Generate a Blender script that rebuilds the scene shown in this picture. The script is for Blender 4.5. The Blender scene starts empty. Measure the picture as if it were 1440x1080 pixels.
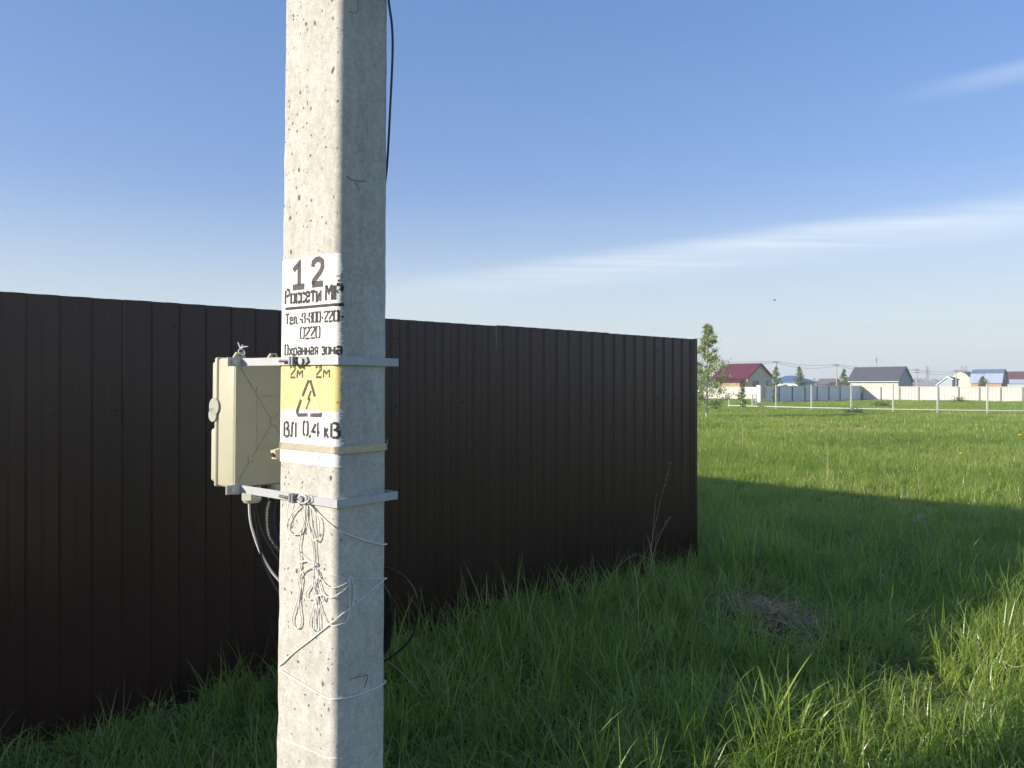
import bpy, bmesh, math, random
import numpy as np
from mathutils import Vector, Matrix, noise

random.seed(7)
rng = np.random.default_rng(11)
SC = bpy.context.scene
COL = SC.collection
R = math.radians

# ------------------------------------------------------------------ camera
CAM = Vector((0, 0, 1.6))
cam = bpy.data.cameras.new('camera')
cam.sensor_width = 36
cam.lens = 27.0
cam.clip_start = 0.05
cam.clip_end = 6000
camo = bpy.data.objects.new('camera', cam)
camo.location = CAM
camo.rotation_euler = (R(90), 0, 0)
COL.objects.link(camo)
SC.camera = camo
F = 1080.0

# ------------------------------------------------------------------ sky, sun, exposure
SUN = Vector((-5.27, -1.73, 0)).normalized()
SUN_EL = R(19.0)
SUN_AZ = math.atan2(SUN.x, SUN.y)
world = bpy.data.worlds.new('World')
SC.world = world
world.use_nodes = True
SKY_STRENGTH = 0.089
EXPOSURE = 1.90
SUN_STRENGTH = 2.05


def build_world():
    nt = world.node_tree
    N, L = nt.nodes, nt.links
    bg = N['Background']
    bg.inputs[1].default_value = SKY_STRENGTH
    sky = N.new('ShaderNodeTexSky')
    sky.sky_type = 'NISHITA'
    sky.sun_disc = False
    sky.sun_elevation = SUN_EL
    sky.sun_rotation = SUN_AZ % (2 * math.pi)
    sky.air_density = 1.0
    sky.dust_density = 0.7
    sky.ozone_density = 2.2
    tc = N.new('ShaderNodeTexCoord')
    D = tc.outputs['Generated']

    def math_(op, a, b=None, c=None, clamp=False):
        n = N.new('ShaderNodeMath')
        n.operation = op
        n.use_clamp = clamp
        for k, v in enumerate((a, b, c)):
            if v is None:
                continue
            if isinstance(v, (int, float)):
                n.inputs[k].default_value = v
            else:
                L.new(v, n.inputs[k])
        return n.outputs[0]

    def dot(vec):
        n = N.new('ShaderNodeVectorMath')
        n.operation = 'DOT_PRODUCT'
        L.new(D, n.inputs[0])
        n.inputs[1].default_value = vec
        return n.outputs['Value']

    sep = N.new('ShaderNodeSeparateXYZ')
    L.new(D, sep.inputs[0])
    zc = math_('MAXIMUM', sep.outputs[2], 0.03)
    px = math_('DIVIDE', sep.outputs[0], zc)
    py = math_('DIVIDE', sep.outputs[1], zc)
    comb = N.new('ShaderNodeCombineXYZ')
    L.new(px, comb.inputs[0])
    L.new(py, comb.inputs[1])

    def fibre(scale, rot, stretch, detail, loc=(0, 0, 0), rough=0.6):
        mp = N.new('ShaderNodeMapping')
        L.new(comb.outputs[0], mp.inputs[0])
        mp.inputs['Location'].default_value = loc
        mp.inputs['Rotation'].default_value = (0, 0, R(rot))
        mp.inputs['Scale'].default_value = stretch
        nz = N.new('ShaderNodeTexNoise')
        nz.inputs['Scale'].default_value = scale
        nz.inputs['Detail'].default_value = detail
        nz.inputs['Roughness'].default_value = rough
        nz.inputs['Distortion'].default_value = 0.35
        L.new(mp.outputs[0], nz.inputs['Vector'])
        return nz.outputs[0]

    def smooth(v, a, b):
        n = N.new('ShaderNodeMapRange')
        n.interpolation_type = 'SMOOTHSTEP'
        L.new(v, n.inputs[0])
        n.inputs[1].default_value = a
        n.inputs[2].default_value = b
        return n.outputs[0]

    # thin cirrus everywhere, drawn out in one direction
    f1 = fibre(0.36, 20, (0.32, 1.5, 1), 9, (0, 0, 0), 0.66)
    f2 = fibre(0.11, 28, (0.6, 1.0, 1), 3, (3.1, 0.7, 0))
    thin = math_('MULTIPLY', smooth(f1, 0.46, 0.80), smooth(f2, 0.44, 0.70))
    # one long cirrus streak: a great circle over the field, feathered downwards
    wob = math_('MULTIPLY', math_('SUBTRACT', fibre(0.5, 10, (0.4, 0.4, 1), 4, (0.3, 5.0, 0)), 0.5), 0.030)
    d1 = math_('ADD', dot((-0.1305, -0.1443, 0.9809)), wob)
    up = smooth(d1, 0.018, -0.008)
    down = smooth(d1, -0.052, -0.006)
    ahead = smooth(sep.outputs[1], 0.0, 0.5)
    fs = smooth(fibre(1.5, 14, (0.20, 1.3, 1), 9, (1.0, 2.0, 0), 0.68), 0.34, 0.68)
    east = smooth(sep.outputs[0], -0.32, 0.15)
    streak = math_('MULTIPLY', math_('MULTIPLY', up, down), math_('MULTIPLY', ahead, east))
    streak = math_('MULTIPLY', streak, math_('ADD', math_('MULTIPLY', fs, 0.75), 0.25))
    veil = math_('MULTIPLY', math_('MULTIPLY', up, smooth(d1, -0.15, -0.01)), math_('MULTIPLY', ahead, 0.12))
    # a wisp higher up to the right
    d2 = math_('ADD', dot((-0.217, -0.244, 0.945)), math_('MULTIPLY', wob, 0.8))
    w2 = math_('MULTIPLY', smooth(d2, 0.014, 0.0), smooth(d2, -0.018, 0.0))
    w2 = math_('MULTIPLY', w2, math_('MULTIPLY', smooth(sep.outputs[0], 0.40, 0.54), smooth(sep.outputs[1], 0.1, 0.6)))
    cl = math_('ADD', math_('MULTIPLY', thin, 0.36), math_('MULTIPLY', streak, 0.46))
    cl = math_('ADD', cl, veil)
    cl = math_('ADD', cl, math_('MULTIPLY', w2, 0.20), clamp=True)
    # the blue of the sky, a touch more saturated than the model's
    hsv = N.new('ShaderNodeHueSaturation')
    hsv.inputs['Saturation'].default_value = 1.58
    gm = N.new('ShaderNodeGamma')            # less contrast between zenith and horizon, to lift the fill in shade
    gm.inputs[1].default_value = 0.56
    L.new(sky.outputs[0], gm.inputs[0])
    tintn = N.new('ShaderNodeMix')
    tintn.data_type = 'RGBA'
    tintn.blend_type = 'MULTIPLY'
    tintn.inputs[0].default_value = 1.0
    L.new(gm.outputs[0], tintn.inputs[6])
    tintn.inputs[7].default_value = (0.99, 0.945, 1.065, 1)
    L.new(tintn.outputs[2], hsv.inputs['Color'])
    mix = N.new('ShaderNodeMix')
    mix.data_type = 'RGBA'
    L.new(cl, mix.inputs[0])
    hz = N.new('ShaderNodeMix')              # pale dusty air low over the land, all round
    hz.data_type = 'RGBA'
    L.new(math_('MULTIPLY', smooth(sep.outputs[2], 0.26, -0.02), 0.75), hz.inputs[0])
    L.new(hsv.outputs[0], hz.inputs[6])
    hz.inputs[7].default_value = (2.10, 2.46, 2.44, 1)
    L.new(hz.outputs[2], mix.inputs[6])
    mix.inputs[7].default_value = (3.1, 3.3, 3.4, 1)
    L.new(mix.outputs[2], bg.inputs[0])


build_world()
sun = bpy.data.lights.new('sun', 'SUN')
sun.energy = SUN_STRENGTH
sun.angle = R(0.53)
sun.color = (1.0, 0.92, 0.79)
suno = bpy.data.objects.new('sun', sun)
sdir = Vector((SUN.x * math.cos(SUN_EL), SUN.y * math.cos(SUN_EL), math.sin(SUN_EL)))
suno.rotation_euler = (-sdir).to_track_quat('-Z', 'Y').to_euler()
suno.location = sdir * 50
COL.objects.link(suno)
SC.view_settings.view_transform = 'Standard'
SC.view_settings.look = 'None'
SC.view_settings.exposure = EXPOSURE
SC.view_settings.gamma = 1
SC.view_settings.use_curve_mapping = False
SC.cycles.use_denoising = True
SC.cycles.max_bounces = 8
SC.cycles.transparent_max_bounces = 8


# ------------------------------------------------------------------ materials
ANG = R(52)                                  # which way the pole's faces look
def pmat(name, col, rough=0.7, metal=0.0, var=0.0, vscale=8.0, bump=0.0, bscale=40.0, spec=0.5, coat=0.0, stretch=None, col2=None):
    m = bpy.data.materials.new(name)
    m.use_nodes = True
    N, L = m.node_tree.nodes, m.node_tree.links
    b = N['Principled BSDF']
    b.inputs['Base Color'].default_value = (*col, 1)
    b.inputs['Roughness'].default_value = rough
    b.inputs['Metallic'].default_value = metal
    b.inputs['Specular IOR Level'].default_value = spec
    b.inputs['Coat Weight'].default_value = coat
    tc = N.new('ShaderNodeTexCoord')
    vec = tc.outputs['Object']
    if stretch:
        mp = N.new('ShaderNodeMapping')
        mp.inputs['Scale'].default_value = stretch
        L.new(vec, mp.inputs[0])
        vec = mp.outputs[0]
    if var > 0:
        nz = N.new('ShaderNodeTexNoise')
        nz.inputs['Scale'].default_value = vscale
        nz.inputs['Detail'].default_value = 5
        L.new(vec, nz.inputs['Vector'])
        rp = N.new('ShaderNodeValToRGB')
        a = col2 or tuple(c * (1 - var) for c in col)
        c2 = tuple(min(1, c * (1 + var)) for c in col)
        rp.color_ramp.elements[0].position = 0.3
        rp.color_ramp.elements[1].position = 0.7
        rp.color_ramp.elements[0].color = (*a, 1)
        rp.color_ramp.elements[1].color = (*c2, 1)
        L.new(nz.outputs[0], rp.inputs[0])
        L.new(rp.outputs[0], b.inputs['Base Color'])
    if bump > 0:
        nb = N.new('ShaderNodeTexNoise')
        nb.inputs['Scale'].default_value = bscale
        nb.inputs['Detail'].default_value = 6
        L.new(vec, nb.inputs['Vector'])
        bp = N.new('ShaderNodeBump')
        bp.inputs['Strength'].default_value = bump
        bp.inputs['Distance'].default_value = 0.01
        L.new(nb.outputs[0], bp.inputs['Height'])
        L.new(bp.outputs[0], b.inputs['Normal'])
    return m


def leaf_mat(name, stops, attr=None, trans=0.45, rough=0.5, island=False):
    """A leaf: diffuse and gloss in front, light let through behind."""
    m = bpy.data.materials.new(name)
    m.use_nodes = True
    N, L = m.node_tree.nodes, m.node_tree.links
    b = N['Principled BSDF']
    b.inputs['Roughness'].default_value = rough
    b.inputs['Specular IOR Level'].default_value = 0.6
    rp = N.new('ShaderNodeValToRGB')
    while len(rp.color_ramp.elements) < len(stops):
        rp.color_ramp.elements.new(0.5)
    for e, (p, c) in zip(rp.color_ramp.elements, stops):
        e.position = p
        e.color = (*c, 1)
    if attr:
        at = N.new('ShaderNodeAttribute')
        at.attribute_type = 'INSTANCER'
        at.attribute_name = attr
        g = N.new('ShaderNodeNewGeometry')
        mx = N.new('ShaderNodeMath')
        mx.operation = 'MULTIPLY_ADD'
        L.new(g.outputs['Random Per Island'], mx.inputs[0])
        mx.inputs[1].default_value = 0.62
        mm = N.new('ShaderNodeMath')
        mm.operation = 'MULTIPLY'
        L.new(at.outputs['Fac'], mm.inputs[0])
        mm.inputs[1].default_value = 0.45
        L.new(mm.outputs[0], mx.inputs[2])
        L.new(mx.outputs[0], rp.inputs[0])
    else:
        g = N.new('ShaderNodeNewGeometry')
        L.new(g.outputs['Random Per Island'], rp.inputs[0])
    L.new(rp.outputs[0], b.inputs['Base Color'])
    t = N.new('ShaderNodeBsdfTranslucent')
    tm = N.new('ShaderNodeMix')
    tm.data_type = 'RGBA'
    tm.blend_type = 'MULTIPLY'
    tm.inputs[0].default_value = 1.0
    L.new(rp.outputs[0], tm.inputs[6])
    tm.inputs[7].default_value = (1.25, 1.35, 0.6, 1)
    L.new(tm.outputs[2], t.inputs[0])
    ms = N.new('ShaderNodeMixShader')
    ms.inputs[0].default_value = trans
    L.new(b.outputs[0], ms.inputs[1])
    L.new(t.outputs[0], ms.inputs[2])
    L.new(ms.outputs[0], N['Material Output'].inputs[0])
    return m


def concrete_mat():
    m = bpy.data.materials.new('pole_concrete')
    m.use_nodes = True
    N, L = m.node_tree.nodes, m.node_tree.links
    b = N['Principled BSDF']
    b.inputs['Roughness'].default_value = 0.88
    b.inputs['Specular IOR Level'].default_value = 0.25
    tc = N.new('ShaderNodeTexCoord')
    O = tc.outputs['Object']

    def tex(scale, detail, stretch=None, rough=0.6):
        v = O
        if stretch:
            mp = N.new('ShaderNodeMapping')
            mp.inputs['Scale'].default_value = stretch
            L.new(O, mp.inputs[0])
            v = mp.outputs[0]
        n = N.new('ShaderNodeTexNoise')
        n.inputs['Scale'].default_value = scale
        n.inputs['Detail'].default_value = detail
        n.inputs['Roughness'].default_value = rough
        L.new(v, n.inputs['Vector'])
        return n.outputs[0]

    def ramp(v, p0, c0, p1, c1):
        r = N.new('ShaderNodeValToRGB')
        r.color_ramp.elements[0].position = p0
        r.color_ramp.elements[1].position = p1
        r.color_ramp.elements[0].color = (*c0, 1)
        r.color_ramp.elements[1].color = (*c1, 1)
        L.new(v, r.inputs[0])
        return r.outputs[0]

    def mul(a, c, fac=1.0):
        x = N.new('ShaderNodeMix')
        x.data_type = 'RGBA'
        x.blend_type = 'MULTIPLY'
        x.inputs[0].default_value = fac
        L.new(a, x.inputs[6])
        L.new(c, x.inputs[7])
        return x.outputs[2]
    c = ramp(tex(5, 6), 0.3, (0.52, 0.50, 0.45), 0.72, (0.62, 0.60, 0.55))
    c = mul(c, ramp(tex(60, 4), 0.35, (0.88, 0.88, 0.88), 0.62, (1.04, 1.04, 1.04)))
    c = mul(c, ramp(tex(26, 5, (1.4, 1.4, 0.7)), 0.40, (0.90, 0.90, 0.89), 0.56, (1, 1, 1)))
    c = mul(c, ramp(tex(230, 3), 0.38, (0.84, 0.84, 0.84), 0.60, (1.05, 1.05, 1.05)))
    c = mul(c, ramp(tex(3, 3, (4, 4, 0.35)), 0.35, (0.88, 0.88, 0.87), 0.6, (1, 1, 1)))
    # air-bubble pits: random cells of two voronoi patterns, drawn out a little
    nz = N.new('ShaderNodeTexNoise')
    nz.inputs['Scale'].default_value = 70
    L.new(O, nz.inputs['Vector'])
    add = N.new('ShaderNodeMix')
    add.data_type = 'VECTOR'
    add.inputs[0].default_value = 0.012
    L.new(O, add.inputs[4])
    L.new(nz.outputs['Color'], add.inputs[5])
    pits = None
    hh = None
    for sc, keep, rad in ((36, 0.26, 0.19), (80, 0.22, 0.23), (17, 0.10, 0.085)):
        v = N.new('ShaderNodeTexVoronoi')
        v.inputs['Scale'].default_value = sc
        mp = N.new('ShaderNodeMapping')
        mp.inputs['Scale'].default_value = (1, 1, 0.75)
        mp.inputs['Location'].default_value = (sc * 0.37, 0.2, sc * 0.11)
        L.new(add.outputs[1], mp.inputs[0])
        L.new(mp.outputs[0], v.inputs['Vector'])
        sp = N.new('ShaderNodeSeparateColor')
        L.new(v.outputs['Color'], sp.inputs[0])
        kk = N.new('ShaderNodeMath')
        kk.operation = 'LESS_THAN'
        L.new(sp.outputs[0], kk.inputs[0])
        kk.inputs[1].default_value = keep
        # each kept cell has its own size
        rr = N.new('ShaderNodeMath')
        rr.operation = 'MULTIPLY_ADD'
        L.new(sp.outputs[1], rr.inputs[0])
        rr.inputs[1].default_value = rad * 0.9
        rr.inputs[2].default_value = rad * 0.5
        df = N.new('ShaderNodeMath')
        df.operation = 'DIVIDE'
        L.new(v.outputs['Distance'], df.inputs[0])
        L.new(rr.outputs[0], df.inputs[1])
        mr = N.new('ShaderNodeMapRange')
        mr.interpolation_type = 'SMOOTHSTEP'
        L.new(df.outputs[0], mr.inputs[0])
        mr.inputs[1].default_value = 1.15
        mr.inputs[2].default_value = 0.7
        pm = N.new('ShaderNodeMath')
        pm.operation = 'MULTIPLY'
        L.new(mr.outputs[0], pm.inputs[0])
        L.new(kk.outputs[0], pm.inputs[1])
        if pits is None:
            pits = pm.outputs[0]
        else:
            mx = N.new('ShaderNodeMath')
            mx.operation = 'MAXIMUM'
            L.new(pits, mx.inputs[0])
            L.new(pm.outputs[0], mx.inputs[1])
            pits = mx.outputs[0]
    # the bubbles rose to the face that was up in the mould: few on the other ones
    dp = N.new('ShaderNodeVectorMath')
    dp.operation = 'DOT_PRODUCT'
    L.new(O, dp.inputs[0])
    dp.inputs[1].default_value = (math.cos(ANG), math.sin(ANG), 0)
    fm = N.new('ShaderNodeMapRange')
    L.new(dp.outputs['Value'], fm.inputs[0])
    fm.inputs[1].default_value = -0.060
    fm.inputs[2].default_value = -0.072
    fm.inputs[3].default_value = 0.10
    pf = N.new('ShaderNodeMath')
    pf.operation = 'MULTIPLY'
    L.new(pits, pf.inputs[0])
    L.new(fm.outputs[0], pf.inputs[1])
    pits = pf.outputs[0]
    x = N.new('ShaderNodeMix')
    x.data_type = 'RGBA'
    L.new(pits, x.inputs[0])
    L.new(c, x.inputs[6])
    x.inputs[7].default_value = (0.13, 0.12, 0.11, 1)  # dark base colour paints the shade inside the pits
    L.new(x.outputs[2], b.inputs['Base Color'])
    h = N.new('ShaderNodeMath')
    h.operation = 'MULTIPLY_ADD'
    L.new(pits, h.inputs[0])
    h.inputs[1].default_value = -1.6
    L.new(tex(160, 5), h.inputs[2])
    bp = N.new('ShaderNodeBump')
    bp.inputs['Strength'].default_value = 0.5
    bp.inputs['Distance'].default_value = 0.002
    L.new(h.outputs[0], bp.inputs['Height'])
    L.new(bp.outputs[0], b.inputs['Normal'])
    return m


def paint_mat(name, col, wear, wcol, wscale=(1, 1, 1), scale=60, lo=0.5, hi=0.62):
    """Brushed or sprayed paint, worn where noise says so."""
    m = pmat(name, col, 0.75, bump=0.12, bscale=220)
    N, L = m.node_tree.nodes, m.node_tree.links
    b = N['Principled BSDF']
    tc = N.new('ShaderNodeTexCoord')
    mp = N.new('ShaderNodeMapping')
    mp.inputs['Scale'].default_value = wscale
    L.new(tc.outputs['Object'], mp.inputs[0])
    nz = N.new('ShaderNodeTexNoise')
    nz.inputs['Scale'].default_value = scale
    nz.inputs['Detail'].default_value = 6
    nz.inputs['Roughness'].default_value = 0.7
    L.new(mp.outputs[0], nz.inputs['Vector'])
    mr = N.new('ShaderNodeMapRange')
    L.new(nz.outputs[0], mr.inputs[0])
    mr.inputs[1].default_value = lo
    mr.inputs[2].default_value = hi
    mr.inputs[4].default_value = wear
    x = N.new('ShaderNodeMix')
    x.data_type = 'RGBA'
    L.new(mr.outputs[0], x.inputs[0])
    x.inputs[6].default_value = (*col, 1)
    x.inputs[7].default_value = (*wcol, 1)
    v = N.new('ShaderNodeTexVoronoi')
    v.inputs['Scale'].default_value = 52
    L.new(tc.outputs['Object'], v.inputs['Vector'])
    sp = N.new('ShaderNodeSeparateColor')
    L.new(v.outputs['Color'], sp.inputs[0])
    kk = N.new('ShaderNodeMath')
    kk.operation = 'LESS_THAN'
    L.new(sp.outputs[0], kk.inputs[0])
    kk.inputs[1].default_value = 0.13
    mr2 = N.new('ShaderNodeMapRange')
    L.new(v.outputs['Distance'], mr2.inputs[0])
    mr2.inputs[1].default_value = 0.20
    mr2.inputs[2].default_value = 0.12
    mm = N.new('ShaderNodeMath')
    mm.operation = 'MULTIPLY'
    L.new(kk.outputs[0], mm.inputs[0])
    L.new(mr2.outputs[0], mm.inputs[1])
    x2 = N.new('ShaderNodeMix')
    x2.data_type = 'RGBA'
    L.new(mm.outputs[0], x2.inputs[0])
    L.new(x.outputs[2], x2.inputs[6])
    x2.inputs[7].default_value = (0.16, 0.15, 0.13, 1)
    L.new(x2.outputs[2], b.inputs['Base Color'])
    return m


def ground_mat():
    m = bpy.data.materials.new('meadow_ground')
    m.use_nodes = True
    N, L = m.node_tree.nodes, m.node_tree.links
    b = N['Principled BSDF']
    b.inputs['Roughness'].default_value = 1.0
    b.inputs['Specular IOR Level'].default_value = 0.1
    g = N.new('ShaderNodeNewGeometry')
    prev = None
    for sc, c0, c1, f in ((0.05, (0.16, 0.23, 0.055), (0.20, 0.27, 0.07), 1), (1.3, (0.75, 0.75, 0.75), (1.15, 1.15, 1.1), 1), (14, (0.62, 0.40, 0.75), (1.1, 1.1, 1.0), 1), (60, (0.45, 0.42, 0.5), (1.2, 1.2, 1.1), 1)):
        nz = N.new('ShaderNodeTexNoise')
        nz.inputs['Scale'].default_value = sc
        nz.inputs['Detail'].default_value = 6
        L.new(g.outputs['Position'], nz.inputs['Vector'])
        rp = N.new('ShaderNodeValToRGB')
        rp.color_ramp.elements[0].position = 0.35
        rp.color_ramp.elements[1].position = 0.65
        rp.color_ramp.elements[0].color = (*c0, 1)
        rp.color_ramp.elements[1].color = (*c1, 1)
        L.new(nz.outputs[0], rp.inputs[0])
        if prev is None:
            prev = rp.outputs[0]
        else:
            x = N.new('ShaderNodeMix')
            x.data_type = 'RGBA'
            x.blend_type = 'MULTIPLY'
            x.inputs[0].default_value = f
            L.new(prev, x.inputs[6])
            L.new(rp.outputs[0], x.inputs[7])
            prev = x.outputs[2]
    L.new(prev, b.inputs['Base Color'])
    nb = N.new('ShaderNodeTexNoise')
    nb.inputs['Scale'].default_value = 9
    nb.inputs['Detail'].default_value = 8
    L.new(g.outputs['Position'], nb.inputs['Vector'])
    bp = N.new('ShaderNodeBump')
    bp.inputs['Strength'].default_value = 0.8
    bp.inputs['Distance'].default_value = 0.12
    L.new(nb.outputs[0], bp.inputs['Height'])
    L.new(bp.outputs[0], b.inputs['Normal'])
    return m


M = {}
M['concrete'] = concrete_mat()
M['white_paint'] = paint_mat('white_notice_paint', (0.80, 0.79, 0.74), 0.35, (0.55, 0.53, 0.47), (1, 0.5, 4), 40, 0.55, 0.75)
M['yellow_paint'] = paint_mat('yellow_notice_paint', (0.78, 0.62, 0.20), 0.8, (0.80, 0.72, 0.42), (1, 0.25, 14), 26, 0.45, 0.65)
M['stencil'] = paint_mat('stencil_paint', (0.028, 0.025, 0.027), 0.7, (0.30, 0.28, 0.27), (1, 1, 1), 110, 0.54, 0.72)
M['stencil_grey'] = paint_mat('grey_stencil_paint', (0.065, 0.06, 0.063), 0.55, (0.30, 0.28, 0.24), (1, 1, 1), 110, 0.55, 0.75)
M['stencil_faded'] = paint_mat('faded_stencil_paint', (0.62, 0.46, 0.33), 0.7, (0.80, 0.62, 0.2), (1, 1, 1), 120, 0.45, 0.6)
M['bracket'] = pmat('white_powder_coat', (0.43, 0.44, 0.45), 0.45, var=0.05, vscale=30, bump=0.05)
M['scratch'] = pmat('dark_scratch', (0.10, 0.10, 0.10), 0.9)
M['lug'] = pmat('shaded_grey_lug', (0.27, 0.29, 0.31), 0.5, metal=0.2, var=0.12, vscale=80)  # grey darkened to paint the shade on the angled lug
M['rod'] = pmat('dark_threaded_rod', (0.10, 0.09, 0.085), 0.5, metal=0.6, var=0.2, vscale=200)
M['steel'] = pmat('bolt_zinc', (0.45, 0.45, 0.44), 0.42, metal=0.7, var=0.15, vscale=60)
M['band_steel'] = pmat('band_stainless', (0.52, 0.46, 0.37), 0.42, metal=0.85, var=0.12, vscale=40, stretch=(1, 1, 6))
M['box'] = pmat('cream_plastic', (0.44, 0.42, 0.295), 0.5, var=0.05, vscale=12, bump=0.04, bscale=90)
M['box_lid'] = pmat('pale_lid_plastic', (0.46, 0.44, 0.345), 0.5, var=0.04, vscale=14)
M['latch'] = pmat('grey_latch_plastic', (0.36, 0.36, 0.30), 0.5)
M['gland'] = pmat('grey_gland_plastic', (0.52, 0.52, 0.45), 0.45)
M['cable'] = pmat('black_cable_sheath', (0.012, 0.014, 0.018), 0.22, spec=0.6)
M['glare_cable'] = pmat('painted_glare_sheath', (0.65, 0.65, 0.62), 0.4)  # pale colour stands in for sun glare on the sheath
M['hose'] = pmat('black_hose_plastic', (0.02, 0.019, 0.018), 0.3, spec=0.6)
M['twine'] = pmat('white_twine', (0.80, 0.78, 0.72), 0.9, var=0.10, vscale=300, bump=0.3, bscale=900)
M['fence'] = pmat('brown_coated_steel', (0.036, 0.0135, 0.0092), 0.31, var=0.16, vscale=3, spec=0.52, bump=0.02, bscale=6, stretch=(1, 1, 0.4))
M['fence_screw'] = pmat('brown_screw', (0.014, 0.010, 0.009), 0.3, metal=0.3)
M['fence_post'] = pmat('dark_post', (0.03, 0.028, 0.027), 0.6)
M['white_rail'] = pmat('white_metal_rail', (0.50, 0.50, 0.48), 0.55, var=0.06, vscale=3)
M['white_panel'] = pmat('white_sheet_panel', (0.80, 0.80, 0.78), 0.5, var=0.06, vscale=1.2)
M['cream_panel'] = pmat('cream_sheet_panel', (0.60, 0.575, 0.50), 0.5, var=0.06, vscale=1.2)
M['panel_post'] = pmat('grey_panel_post', (0.17, 0.17, 0.18), 0.6)
M['pillar'] = pmat('whitewashed_pillar', (0.78, 0.76, 0.70), 0.8, var=0.06, vscale=3)
M['wall_cream'] = pmat('cream_wall', (0.66, 0.56, 0.40), 0.85, var=0.06, vscale=2)
M['wall_ivory'] = pmat('ivory_wall', (0.56, 0.53, 0.41), 0.85, var=0.05, vscale=2)
M['wall_white'] = pmat('white_wall', (0.72, 0.73, 0.72), 0.85, var=0.05, vscale=2)
M['wall_grey'] = pmat('grey_blue_wall_and_shade', (0.34, 0.39, 0.44), 0.8, var=0.05, vscale=2)  # wall colour of barn and shed; also the slate house's painted gable shade
M['wall_brown'] = pmat('brown_boards', (0.13, 0.10, 0.085), 0.8, var=0.15, vscale=3)
M['wall_orange'] = pmat('orange_wood_wall', (0.36, 0.25, 0.13), 0.8, var=0.12, vscale=3)
M['roof_red'] = pmat('wine_red_roof', (0.13, 0.020, 0.036), 0.5, var=0.10, vscale=0.8)
M['roof_grey'] = pmat('slate_grey_roof', (0.075, 0.08, 0.10), 0.55, var=0.10, vscale=0.8)
M['roof_blue'] = pmat('blue_metal_roof', (0.085, 0.145, 0.25), 0.45, var=0.08, vscale=0.8)
M['roof_teal'] = pmat('dark_teal_roof', (0.03, 0.07, 0.075), 0.5, var=0.1, vscale=1)
M['roof_steel'] = pmat('steel_blue_roof', (0.10, 0.17, 0.25), 0.45, var=0.08, vscale=1)
M['roof_pale'] = pmat('pale_blue_sheet', (0.27, 0.31, 0.42), 0.45, var=0.05, vscale=1)
M['roof_burgundy'] = pmat('burgundy_roof', (0.10, 0.035, 0.04), 0.5, var=0.12, vscale=1)
M['roof_brown'] = pmat('grey_brown_roof', (0.16, 0.14, 0.13), 0.7, var=0.1, vscale=1)
M['trim'] = pmat('white_trim', (0.75, 0.75, 0.74), 0.6)
M['glass'] = pmat('window_glass', (0.03, 0.05, 0.07), 0.08, spec=0.8)
M['grey_pole'] = pmat('grey_concrete_pole', (0.36, 0.35, 0.33), 0.85, var=0.08, vscale=3)
M['wire'] = pmat('grey_wire', (0.10, 0.10, 0.11), 0.6)
M['lattice'] = pmat('galvanised_lattice', (0.28, 0.30, 0.31), 0.6)
M['bark_white'] = pmat('birch_bark', (0.62, 0.60, 0.55), 0.85, var=0.3, vscale=14, stretch=(1, 1, 3), col2=(0.16, 0.14, 0.12))
M['bark'] = pmat('grey_brown_bark', (0.16, 0.12, 0.09), 0.9, var=0.25, vscale=8)
M['birch_leaf'] = leaf_mat('birch_leaf', ((0.0, (0.17, 0.23, 0.08)), (0.6, (0.27, 0.34, 0.12)), (1.0, (0.40, 0.44, 0.20))), trans=0.5)
M['tree_leaf'] = leaf_mat('young_tree_leaf', ((0.0, (0.10, 0.16, 0.055)), (1.0, (0.20, 0.27, 0.09))), trans=0.45)
M['shrub_leaf'] = leaf_mat('shrub_leaf', ((0.0, (0.04, 0.09, 0.028)), (1.0, (0.10, 0.17, 0.05))), trans=0.3)
M['wood_leaf'] = leaf_mat('far_wood_leaf', ((0.0, (0.028, 0.045, 0.022)), (1.0, (0.055, 0.085, 0.035))), trans=0.15)
GR = ((0.0, (0.135, 0.220, 0.046)), (0.35, (0.240, 0.338, 0.064)), (0.75, (0.345, 0.435, 0.092)), (0.93, (0.39, 0.45, 0.14)), (1.0, (0.48, 0.41, 0.23)))
M['grass'] = leaf_mat('meadow_grass', GR, attr='tint', trans=0.5, rough=0.33)
M['straw'] = leaf_mat('dry_straw', ((0.0, (0.26, 0.175, 0.08)), (0.6, (0.46, 0.33, 0.165)), (1.0, (0.66, 0.53, 0.29))), trans=0.2, rough=0.7)
M['stalk'] = pmat('dry_stalk', (0.45, 0.37, 0.22), 0.8, var=0.15, vscale=30)
M['stalk_grey'] = pmat('grey_dead_stalk', (0.25, 0.21, 0.17), 0.85, var=0.15, vscale=30)
M['stem_green'] = pmat('green_stem', (0.08, 0.14, 0.03), 0.6)
M['petal'] = pmat('yellow_petal', (0.70, 0.50, 0.03), 0.7)
M['bud'] = pmat('green_bud', (0.16, 0.19, 0.06), 0.7)
M['stone'] = pmat('grey_stone', (0.32, 0.27, 0.20), 0.9, var=0.25, vscale=30, bump=0.5, bscale=60)
M['bird'] = pmat('dark_feather', (0.02, 0.02, 0.025), 0.7)
M['beige'] = pmat('beige_plastic_clip', (0.66, 0.55, 0.40), 0.6)
M['dark_hole'] = pmat('painted_hole_shade', (0.06, 0.03, 0.02), 0.8)  # dark colour stands in for shade inside the clip end and lug holes
M['ground'] = ground_mat()


# ------------------------------------------------------------------ helpers
def at(px, py, Y):
    """world point seen at photo pixel (px, py) at distance Y"""
    return Vector(((px - 720) / F * Y, Y, CAM.z - (py - 540) / F * Y))


def tag(o, label=None, cat=None, group=None, kind=None):
    for k, v in (('label', label), ('category', cat), ('group', group), ('kind', kind)):
        if v:
            o[k] = v
    return o


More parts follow.
